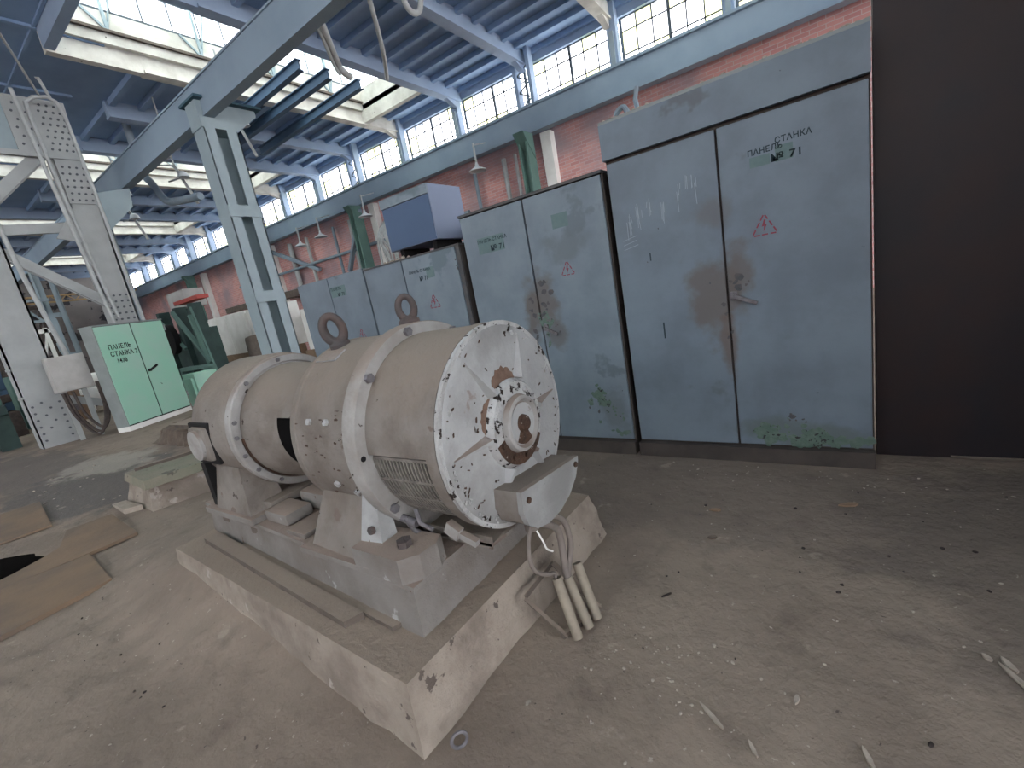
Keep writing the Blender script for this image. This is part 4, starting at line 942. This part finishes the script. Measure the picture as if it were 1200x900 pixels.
# second laced column at the far end of the girder
def simple_col(name,x,y,z1,label,m='steelpaint',w=.34,d=.5,group=None):
    r=thing(name,(x,y,0),label,'column',group)
    for s in(-1,1):
        mb=MB();mb.box(x-w/2,x+w/2,y+s*(d/2)-.02,y+s*(d/2)+.02,0,z1);mb.box(x+w/2-.02,x+w/2,y+s*d/2-(.15 if s>0 else 0),y+s*d/2+(.15 if s<0 else 0),0,z1);mb.build('channel',m,r)
    z=.5
    while z<z1:
        mb=MB();mb.box(x+w/2,x+w/2+.012,y-d/2,y+d/2,z-.08,z+.08);mb.build('batten_plate',m,r);z+=1.5
    return r
simple_col('laced_column',-16.0,4.62,5.17,'laced column of the girder row standing behind the mint green cabinet')
simple_col('laced_column',-23.4,4.62,5.17,'distant laced column of the girder row, seen between the green cabinet and the machinery')
simple_col('laced_column',-30.8,4.62,5.17,'most distant laced column of the girder row')
# roof pipes
def pipe(pts,r,label,m='pipe',name='pipe',cat='pipe',n=6):
    mb=MB();mb.tube(bez(pts,n),r,8);return tag(mb.build(name,m,smooth=50),label,cat)
pipe([(-7.0,6.0,7.34),(-7.15,6.2,6.8),(-8.0,7.15,6.55),(-8.1,7.35,6.45),(-8.2,7.6,6.45)],.07,'fat pale pipe bending down from the roof slab just right of the skylight')
pipe([(-7.25,5.95,7.34),(-7.45,6.4,6.7),(-8.05,7.1,6.5),(-8.15,7.3,6.4)],.035,'thin pipe running beside the fat pale pipe right of the skylight')
pipe([(-6.1,6.4,7.34),(-7.0,7.5,6.6),(-7.85,8.35,6.45)],.045,'straight pale pipe hanging under the roof, right of the fat bent pipe')
pipe([(-5.75,6.9,7.34),(-5.85,7.1,6.6),(-5.75,7.35,6.55),(-5.65,7.5,7.34)],.05,'short bent pipe bracket hanging under the roof near the top edge')
pipe([(-14.45,5.5,7.34),(-14.4,5.5,6.1),(-14.1,5.5,5.7),(-13.6,5.5,5.15),(-12.8,5.5,4.95),(-12.0,5.6,4.85)],.09,'pale duct bending down to horizontal beyond the girder, left of the laced column','ductgrey','duct','duct')
# clusters of brackets / floodlights hung from the girder
def bracket(x,y,z,label):
    r=thing('light_bracket',(x,y,z),label,'light bracket')
    mb=MB();mb.bar((x-1.0,y-.5,z+.25),(x,y,z),.05,.03);mb.bar((x,y,z),(x+.15,y+.2,z-.9),.06,.06);mb.bar((x-.35,y-.1,z+.35),(x+.35,y+.1,z+.35),.03,.03);mb.bar((x-.3,y-.1,z-.3),(x+.3,y+.1,z-.3),.03,.03);mb.bar((x,y,z),(x,y,RZ),.025,.025);mb.build('arm','pipe',r)
    for dx,dz in((-.35,.42),(.3,.42),(.3,-.22)):
        mb=MB();mb.lathe([(0,.02),(0,.05),(.05,.1),(.14,.13),(.14,.12),(.05,.08)],(x+dx,y,z+dz),axis=(0,0,-1),n=12,ref=(1,0,0));mb.build('lamp_shade','lampwhite',r,smooth=50)
    return r
bracket(-12.6,5.5,5.7,'bracket with three small lamps hung beyond the girder, left of the laced column')
bracket(-16.2,5.5,5.6,'smaller looking lamp bracket farther off beyond the girder, by the girder end')
bracket(-10.2,5.9,6.1,'lamp bracket under the skylight just right of the column capital')
# lamps on the wall line
def lamp(x,y,z,label):
    r=thing('pendant_lamp',(x,y,z),label,'lamp');mb=MB();mb.lathe([(.0,.03),(.08,.05),(.12,.09),(.2,.24),(.22,.24),(.13,.07),(.02,.02)],(x,y,z),axis=(0,0,-1),n=18,ref=(1,0,0));mb.build('lamp_shade','lampwhite',r,smooth=50)
    mb=MB();mb.tube([(x,y,z+.5),(x,y,z-.02)],.03,8);mb.bar((x,y,z+.45),(x,y+.6,z+.6),.03,.03);mb.build('arm','pipe',r);return r
lamp(-7.63,10.9,4.9,'white enamel lamp hanging under the runway beam above the dark blue box')
lamp(-15.3,10.9,4.75,'white lamp under the runway beam just right of the laced column')
lamp(-16.7,10.9,4.7,'white lamp under the runway beam seen close to the laced column edge')
lamp(-12.6,10.9,4.85,'white lamp under the runway beam beside the green wall column')
# pipes and struts on the brick wall
def wpipe(p,q,w,label,m='pipe'):
    mb=MB();mb.bar(p,q,w,w);tag(mb.build('wall_strut',m),label,'strut')
wpipe((-20.5,11.5,5.1),(-17.2,11.8,3.6),.14,'sloping strut from the third wall column down across the brick, left of laced column','ductgrey')
wpipe((-13.4,11.4,5.1),(-15.3,11.8,3.2),.14,'sloping strut left of the green wall column under the runway beam','ductgrey')
wpipe((-20.8,11.4,5.0),(-22.8,11.8,3.4),.12,'dark diagonal strut below the runway beam behind the green machinery','steeldark')
for i,(x,w) in enumerate([(-14.6,.16),(-15.7,.12),(-11.9,.2),(-11.4,.12),(-11.0,.10),(-17.6,.14),(-18.9,.2),(-8.4,.12),(-7.3,.14),(-6.9,.1)]):
    mb=MB();mb.tube([(x,11.8,0),(x,11.8,5.0)],w/2,10);mb.tube([(x-.02,11.8,2.9),(x-.02,11.8,3.1)],w*.8,10);tag(mb.build('wall_pipe',['pipe','ductgrey','pipe'][i%3],smooth=50),'vertical pipe on the brick wall, %s of the pipes seen over the cabinets'%dsc[i],'pipe','vertical pipes on the brick wall')
for z,l in((3.9,'upper'),(3.05,'lower')):
    mb=MB();mb.tube([(-24,11.72,z),(-8.8,11.72,z)],.06,8);tag(mb.build('wall_pipe','ductgrey',smooth=50),'%s long horizontal pipe along the brick wall'%l,'pipe')
mb=MB();mb.box(-24,-14.2,10.7,10.95,2.7,2.95)
for x in(-23,-19.5,-16.5,-14.6): mb.box(x-.04,x+.04,10.8,12.02,2.72,2.8)
mb.box(-14.3,-14.2,10.75,10.9,0,2.7);tag(mb.build('cable_tray','bar'),'dark cable tray along the brick wall left of the green wall column','cable tray')
rn=random.Random(14);mb=MB()
for k in range(9):
    x=-12.6+rn.uniform(0,1.3);mb.tube(bez([(x,12.02,rn.uniform(4.4,5.0)),(x+rn.uniform(-.3,.3),11.1,4.0),(x+rn.uniform(-.2,.4),11.1,3.2),(x+rn.uniform(-.2,.3),11.2,2.5)],5),.045,6)
tag(mb.build('pipe_bundle','pipe',smooth=50),'tangle of pale pipes on the wall right of the green wall column','pipe bundle',kind='stuff')
# far end wall of the hall
mb=MB();mb.box(-41,-40.8,-15,WY+.3,0,7.3);struct(mb,'wall_far','wallfar')
mb=MB()
for z in(5.5,5.85): mb.box(-37.1,-36.9,4.9,11.3,z-.04,z+.04)
y=4.9;s=0
while y<11.2:
    mb.bar((-37,y,5.5+.35*s),(-37,y+.35,5.85-.35*s),.05,.05,up=(1,0,0));y+=.35;s=1-s
tag(mb.build('bridge_crane','yellow'),'faded ochre lattice bridge crane at the far end of the hall','crane')
# ---------------------------------------------------------------- riveted braced frame on the left
FX=-12.7
RC=thing('riveted_frame',(FX,2.8,0),'pale riveted steel frame with two thick legs and diagonal braces on the left','steel frame')
def leg(y0,y1,z0,z1,nm='leg',m='riv',d=.4,lean=0):
    mb=MB();mb.box(FX-d,FX,y0,y0+.03,z0,z1);mb.box(FX-d,FX,y1-.03,y1,z0,z1);mb.box(FX-.03,FX,y0,y1,z0,z1);return mb.build(nm,m,RC)
l1=leg(1.58,2.16,0,4.1);l2=leg(3.35,3.82,0,6.2)
mb=MB();mb.box(FX-.0,FX+.02,1.60,2.14,0,1.6);mb.box(FX,FX+.035,1.52,2.2,1.03,1.08);mb.box(FX,FX+.035,1.52,2.2,1.60,1.64);b1=mb.build('base_plate','riv',l1)
mb=MB();mb.prism([(FX+.0,2.9,5.72),(FX,3.8,5.72),(FX,3.84,6.75),(FX,2.9,6.75)],(.03,0,0));gp1=mb.build('gusset_plate','riv',RC)
mb=MB();mb.box(FX,FX+.06,.2,3.84,5.62,5.72);mb.build('flange_angle','riv',RC)
mb=MB();mb.box(FX-.02,FX+.0,-1.5,2.9,5.7,6.6);mb.build('beam_web','steelpaint',RC)
mb=MB();mb.box(FX+.0,FX+.034,3.36,3.81,4.75,5.62);mb.box(FX+.034,FX+.04,3.36,3.81,5.08,5.10);sp=mb.build('splice_plate','riv',RC)
def rivets(par,pts,nm='rivet_field'):
    for k,(y,z) in enumerate(pts):
        q=MB();q.tube([(FX+.025,y,z),(FX+.05,y,z)],.022,6);q.build('rivet','rivet',par)
P_=[]
for i in range(8):
    for y in(3.42,3.53,3.64,3.74): P_.append((y+(.04 if i%2 else 0)-.02,5.80+.12*i))
for i in range(6):
    for y in(3.0,3.2): P_.append((y+.05*(i%2),5.85+.15*i))
rivets(gp1,P_)
P_=[]
for i in range(6):
    for y in(3.42,3.53,3.64,3.75): P_.append((y+(.03 if i%2 else 0),4.82+.13*i))
rivets(sp,P_)
rivets(l1,[(1.66+.13*k,.15+.14*i) for i in range(6) for k in (0,3)]+[(1.8+.1*(i%2),.9-.13*i) for i in range(5)])
rivets(l2,[(3.40+.11*k,2.3+.13*i) for i in range(5) for k in range(4)])
for p,q,w in [((2.0,4.5),(3.5,6.0),.22),((1.6,4.25),(3.5,2.6),.22),((1.9,2.5),(1.9,2.5),.1)][:2]:
    mb=MB();mb.bar((FX-.08,p[0],p[1]),(FX-.08,q[0],q[1]),.03,w);mb.bar((FX-.05,p[0],p[1]-w*.45),(FX-.05,q[0],q[1]-w*.45),.06,.03);mb.build('diagonal_brace','riv',RC)
mb=MB();mb.bar((FX-.08,.6,4.12),(FX-.08,3.4,4.30),.03,.20);mb.bar((FX-.05,.6,4.03),(FX-.05,3.4,4.21),.08,.03);mb.build('cross_brace','riv',RC)
mb=MB();mb.prism([(FX-.02,2.95,4.05),(FX-.02,3.4,3.95),(FX-.02,3.8,4.0),(FX-.02,3.8,4.75),(FX-.02,3.4,4.7)],(.03,0,0));mb.build('gusset_plate','riv',RC)
mb=MB();mb.bar((FX-.1,2.1,.9),(FX-.1,3.5,.25),.04,.16);mb.build('diagonal_brace','riv',RC)
mb=MB();mb.prism([(FX-.05,3.82,4.15),(FX-.05,4.45,4.75),(FX-.05,4.5,5.15),(FX-.05,3.82,5.0)],(-.3,0,0));mb.build('corbel','steelpaint',RC)
# pipes clipped in front of the frame
F2=-12.3
def loopipe(pts,r,label):
    mb=MB();mb.tube([Vector(p) for p in pts],r,8);return tag(mb.build('conduit_pipe','pipe',smooth=60),label,'pipe')
loopipe([(F2,2.2,1.5),(F2,2.55,3.8),(F2,2.97,6.2)][:0] or [(F2,3.36,2.3),(F2,3.30,3.0),(F2,3.2,4.9),(F2,3.15,6.2),(F2,3.16,6.5),(F2,3.3,6.62),(F2,3.5,6.66),(F2,3.62,6.6),(F2,3.68,6.3),(F2,3.72,4.9),(F2,3.76,2.2)],.035,'pale conduit pipe bent in a tall narrow loop over the riveted gusset')
loopipe([(F2+.02,3.02,6.7),(F2+.02,3.10,4.9),(F2+.02,3.2,3.0),(F2+.02,3.26,2.2)],.035,'pale straight conduit pipe running beside the tall loop, on its left')
loopipe([(F2,2.1,4.9),(F2,2.2,3.2),(F2,2.35,1.72)],.04,'pale conduit pipe dropping to the grey switch box')
loopipe([(F2,3.55,6.66),(F2,3.48,7.0),(F2-.05,3.4,7.6)][:2]+[(F2-.02,3.45,6.99)],.03,'short pale pipe stub rising from the loop to the roof')
mb=MB();mb.tube([(F2,3.40,6.66),(-9.5,2.2,7.28)],.02,6);tag(mb.build('stay_rod','pipe'),'thin pale rod rising steeply to the roof at the upper left corner','rod')
# switch box on legs
SB=thing('switch_box',(-12.25,2.3,0),'grey steel switch box on thin legs between the riveted leg and the mint green cabinet','switch box')
mb=MB();mb.box(-12.5,-12.25,2.0,2.58,1.02,1.72,bev=.01);bx=mb.build('case','greybox',SB)
mb=MB();mb.box(-12.25,-12.235,2.03,2.55,1.05,1.69);mb.build('door','greybox',bx)
for y in(2.12,2.42):
    mb=MB();mb.bar((-12.4,y,0),(-12.4,y,1.03),.08,.05,up=(1,0,0));mb.build('leg','riv',SB)
for i,(a,b,s) in enumerate(((2.1,2.62,.05),(2.2,2.66,.12),(2.05,2.6,.0))):
    mb=MB();mb.tube(bez([(-12.15,a,1.0),(-12.1,a+.05,.5),(-12.05,(a+b)/2,.06+s),(-12.1,b-.05,.5),(-12.2,b,1.1)],8),.025,6)
    tag(mb.build('cable','cabledark',smooth=50),'dusty cable hanging in a loop to the floor below the grey switch box, %s one'%('outer','inner','middle')[i],'cable')
# ---------------------------------------------------------------- background machinery, modelled where it stands
def mach(name,loc,label,cat):return thing(name,loc,label,cat)
PR=mach('gantry_machine',(-15.2,5.6,0),'dark green old machine with a red beam on top behind the mint green cabinet','machine')
mb=MB();mb.box(-15.3,-13.7,5.5,5.8,2.66,2.76);mb.build('top_beam','redpaint',PR)
for x in(-16.9,-15.6,-14.5):
    mb=MB();mb.box(x-.1,x+.1,5.55,5.85,0,2.62);mb.build('upright','machgreen',PR)
mb=MB();mb.box(-16.8,-14.5,5.7,6.1,.2,1.9);mb.build('body','machgreen',PR)
mb=MB();mb.bar((-15.6,5.5,2.5),(-14.1,5.5,.9),.1,.1);mb.bar((-16.8,5.5,2.4),(-15.5,5.5,1.4),.08,.08);mb.bar((-14.1,5.5,0),(-14.5,5.5,2.3),.09,.09);mb.bar((-13.8,5.5,0),(-14.3,5.5,2.5),.05,.05);mb.build('brace','steelgreen',PR)
mb=MB();mb.tube([(-16.1,5.5,1.75),(-16.1,5.35,1.75)],.45,20);mb.build('flywheel','dark',PR,smooth=40)
mb=MB();mb.box(-15.6,-13.9,5.2,5.5,.78,.88);mb.box(-15.6,-15.5,5.2,5.5,0,.8);mb.box(-14.0,-13.9,5.2,5.5,0,.8);mb.build('bench','steelgreen',PR)
mb=MB();mb.box(-16.9,-15.6,5.95,6.5,2.62,3.15);tag(mb.build('operator_cab','greybox'),'grey box shaped cab above the mint green cabinet, left of the red beam','cab')
mb=MB();mb.box(-16.4,-16.2,6.15,6.35,0,2.62);tag(mb.build('cab_post','machgreen'),'dark post under the grey box shaped cab','post')
# white cabinets
for i,(x0,x1,z1,l) in enumerate(((-18.4,-15.6,2.28,'broad white sheet metal cabinet in the background left of the laced column'),(-15.5,-13.6,2.26,'narrower white cabinet beside the broad one, partly behind the laced column'))):
    w=thing('storage_cabinet',((x0+x1)/2,7.5,0),l,'cabinet');mb=MB();mb.box(x0,x1,7.5,8.2,.9,z1);mb.build('body','white',w)
    for k in range(2):
        a=x0+(x1-x0)*k/2;mb=MB();mb.box(a+.02,a+(x1-x0)/2-.02,7.47,7.5,1.0,z1-.05);mb.build('door','white',w)
    mb=MB();mb.box(x0,x1,7.4,8.1,0,.9);mb.build('base','wood',w)
mb=MB();mb.box(-12.6,-11.2,7.6,8.3,.7,1.9);wc=tag(mb.build('storage_chest','white'),'white chest in the gap between the laced column and the farthest control cabinet','chest')
mb=MB();mb.box(-12.7,-11.1,7.5,8.4,0,.7);tag(mb.build('timber_stack','wood'),'brown timber stack under the white chest in the gap by the laced column','timber')
mb=MB()
rn=random.Random(31)
for k in range(40): mb.rock((rn.uniform(-13.3,-10.6),rn.uniform(5.4,6.2),rn.uniform(.0,.8)),rn.uniform(.15,.4),rn.uniform(.15,.3),rn.uniform(.1,.25),k)
tag(mb.build('scrap_heap','cabledark'),'dark heap of scrap in front of the white cabinets','scrap heap',kind='stuff')
mb=MB();mb.tube([(-13.75,6.7,.33),(-14.05,6.85,1.35)],[.32,.3],10);tag(mb.build('oil_drum','bar',smooth=40),'dark tilted drum standing against the white cabinets','drum')
mb=MB();mb.box(-12.9,-12.2,4.3,4.8,0,.8);mb.box(-12.8,-12.3,4.25,4.3,.1,.7);tag(mb.build('metal_crate','cabgreen'),'pale green crate on the floor right of the mint green cabinet','crate')
# left background: lathe and lattice clutter
LT=mach('lathe',(-14.5,1.3,0),'old grey green lathe at the left edge behind the riveted leg','lathe')
mb=MB();mb.box(-15.2,-14.2,-.2,1.5,.75,.95,bev=.02);mb.build('bed','machgreen',LT)
mb=MB();mb.box(-15.2,-14.4,.9,1.5,.95,1.4,bev=.05);mb.build('headstock','steelgreen',LT)
mb=MB();mb.tube([(-14.5,.4,1.1),(-14.5,1.0,1.1)],.14,14);mb.build('chuck','handle',LT,smooth=40)
for y in(-.1,1.2):
    mb=MB();mb.box(-15.1,-14.3,y,y+.3,0,.75);mb.build('pedestal','machgreen',LT)
mb=MB();mb.tube([(-14.15,1.2,.55),(-14.12,1.2,.55)],.06,12);mb.build('orange_knob',mat('orange_paint',(210,130,60),bump=0),LT)
rn=random.Random(77)
specs=[('overhead_truss','steelpaint','pale lattice truss crossing the left background'),('overhead_truss','ductgrey','grey lattice truss farther off in the left background')]
for (nm,m_,l),(x,z,y0,y1) in zip(specs,((-22,3.2,-4,4.3),(-27,4.0,-6,4.3))):
    mb=MB();mb.box(x-.06,x+.06,y0,y1,z,z+.08);mb.box(x-.06,x+.06,y0,y1,z+.7,z+.78);y=y0;s=0
    while y<y1-.5:
        mb.bar((x,y,z+.7*s),(x,y+.5,z+.7-.7*s),.06,.06,up=(1,0,0));y+=.5;s=1-s
    mb.box(x-.1,x+.1,y0,y0+.2,0,z);mb.box(x-.1,x+.1,y1-.2,y1,0,z);tag(mb.build(nm,m_),l,'truss')
cl=['left background clutter: tall grey machine column','left background: squat dark machine block','left background: pale crate','left background: dark machine block under the trusses','left background: grey cabinet beyond the riveted legs','left background: brown crate beyond the riveted legs']
for i,(x,y,w,d,h,m_) in enumerate([(-19,2.6,.8,.8,2.6,'steelgreen'),(-18,1.2,1.6,1.1,1.3,'machgreen'),(-20,3.4,1.2,1,1.5,'white'),(-23,2.2,2,2,2.0,'rail'),(-21,.6,1.0,1.4,2.2,'greybox'),(-17.5,3.0,.9,.8,1.1,'wood')]):
    r=thing('machine_block' if m_ not in('white','wood','greybox') else 'crate',(x,y,0),cl[i],'machine' if m_ not in('white','wood','greybox') else 'crate')
    mb=MB();mb.box(x-w/2,x+w/2,y-d/2,y+d/2,0,h*.6,bev=.04);mb.build('base',m_,r)
    mb=MB();mb.box(x-w*.3,x+w*.35,y-d*.35,y+d*.3,h*.6,h,bev=.04);mb.build('upper_body',m_,r)
    mb=MB();mb.tube([(x+w/2,y,h*.4),(x+w/2+.08,y,h*.4)],.14,12);mb.build('handwheel','handle',r,smooth=40)
rn=random.Random(123)
for k in range(34):
    x=rn.uniform(-34,-17);y=rn.uniform(-3.0,4.0)-(0 if x>-24 else 1.5);h=rn.uniform(.8,3.0);t=k%4
    mm=['machgreen','ductgrey','greybox','cabledark','white','steeldark','rubble'][rn.randrange(7)]
    mb=MB()
    if t==0:
        mb.box(x-.5,x+.5,y-.6,y+.6,0,h*.5,bev=.03);mb.box(x-.2,x+.3,y-.25,y+.2,h*.5-.01,h,bev=.03);mb.box(x+.1,x+.45,y-.5,y+.55,h*.7,h*.85,bev=.03)
    elif t==1:
        for s_ in(-.4,.4): mb.bar((x,y+s_,0),(x,y+s_,h+1.2),.09,.09)
        for q in range(3): mb.bar((x,y-.5,(h+1.2)*(q+1)/3.1),(x,y+.5,(h+1.2)*(q+1)/3.1),.09,.12)
        mb.bar((x,y-.4,.1),(x,y+.4,h+1.0),.06,.06)
    elif t==2:
        mb.box(x-.4,x+.4,y-.9,y+.9,.4,.8,bev=.03);mb.box(x-.3,x+.3,y-.8,y-.5,0,.42);mb.box(x-.3,x+.3,y+.5,y+.8,0,.42);mb.tube([(x,y-.6,1.0),(x,y+.6,1.0)],.22,12)
    else:
        mb.tube(bez([(x,y-.8,0),(x,y-.7,h),(x+.2,y+.3,h+.3),(x+.2,y+.8,h*.4),(x+.3,y+.9,0)],6),.09,8)
    tag(mb.build(['milling_machine','storage_rack','work_bench','bent_duct'][t],mm,smooth=40),'indistinct %s in the crowded far left background of the hall'%['grey machine','open steel rack','bench with a roller','bent duct'][t],['machine','rack','bench','duct'][t],'far left background %s'%['machines','racks','benches','ducts'][t])
# pale translucent far window band at the left side of the hall
mb=MB();mb.box(-41,XE,-15.3,-15,0,5.6);struct(mb,'wall_left','brick')

# ---------------------------------------------------------------- camera and light
R=((0.82036767,-0.03083261,-0.57100458),(0.54197445,-0.27654119,0.79359225),(-0.18237481,-0.96050732,-0.21015497))
cam=bpy.data.cameras.new('camera');co=bpy.data.objects.new('camera',cam);COL.objects.link(co);sc.camera=co
cam.sensor_width=36;cam.sensor_fit='HORIZONTAL';cam.lens=518.546/1200*36;cam.clip_start=.05;cam.clip_end=200
m4=Matrix.Identity(4)
for r in range(3):
    m4[r][0]=R[r][0];m4[r][1]=-R[r][1];m4[r][2]=-R[r][2]
m4[2][3]=1.4
co.matrix_world=m4
w=bpy.data.worlds.new('overcast_sky');sc.world=w;w.use_nodes=True;bg=w.node_tree.nodes['Background']
bg.inputs[0].default_value=(.98,.98,1.0,1);bg.inputs[1].default_value=9
sc.view_settings.view_transform='Standard';sc.view_settings.look='None';sc.view_settings.gamma=1;sc.view_settings.use_curve_mapping=False
sc.view_settings.exposure=-0.12
sc.cycles.use_denoising=True
sc.cycles.max_bounces=8;sc.cycles.diffuse_bounces=5;sc.cycles.transparent_max_bounces=16
sc.cycles.sample_clamp_indirect=6
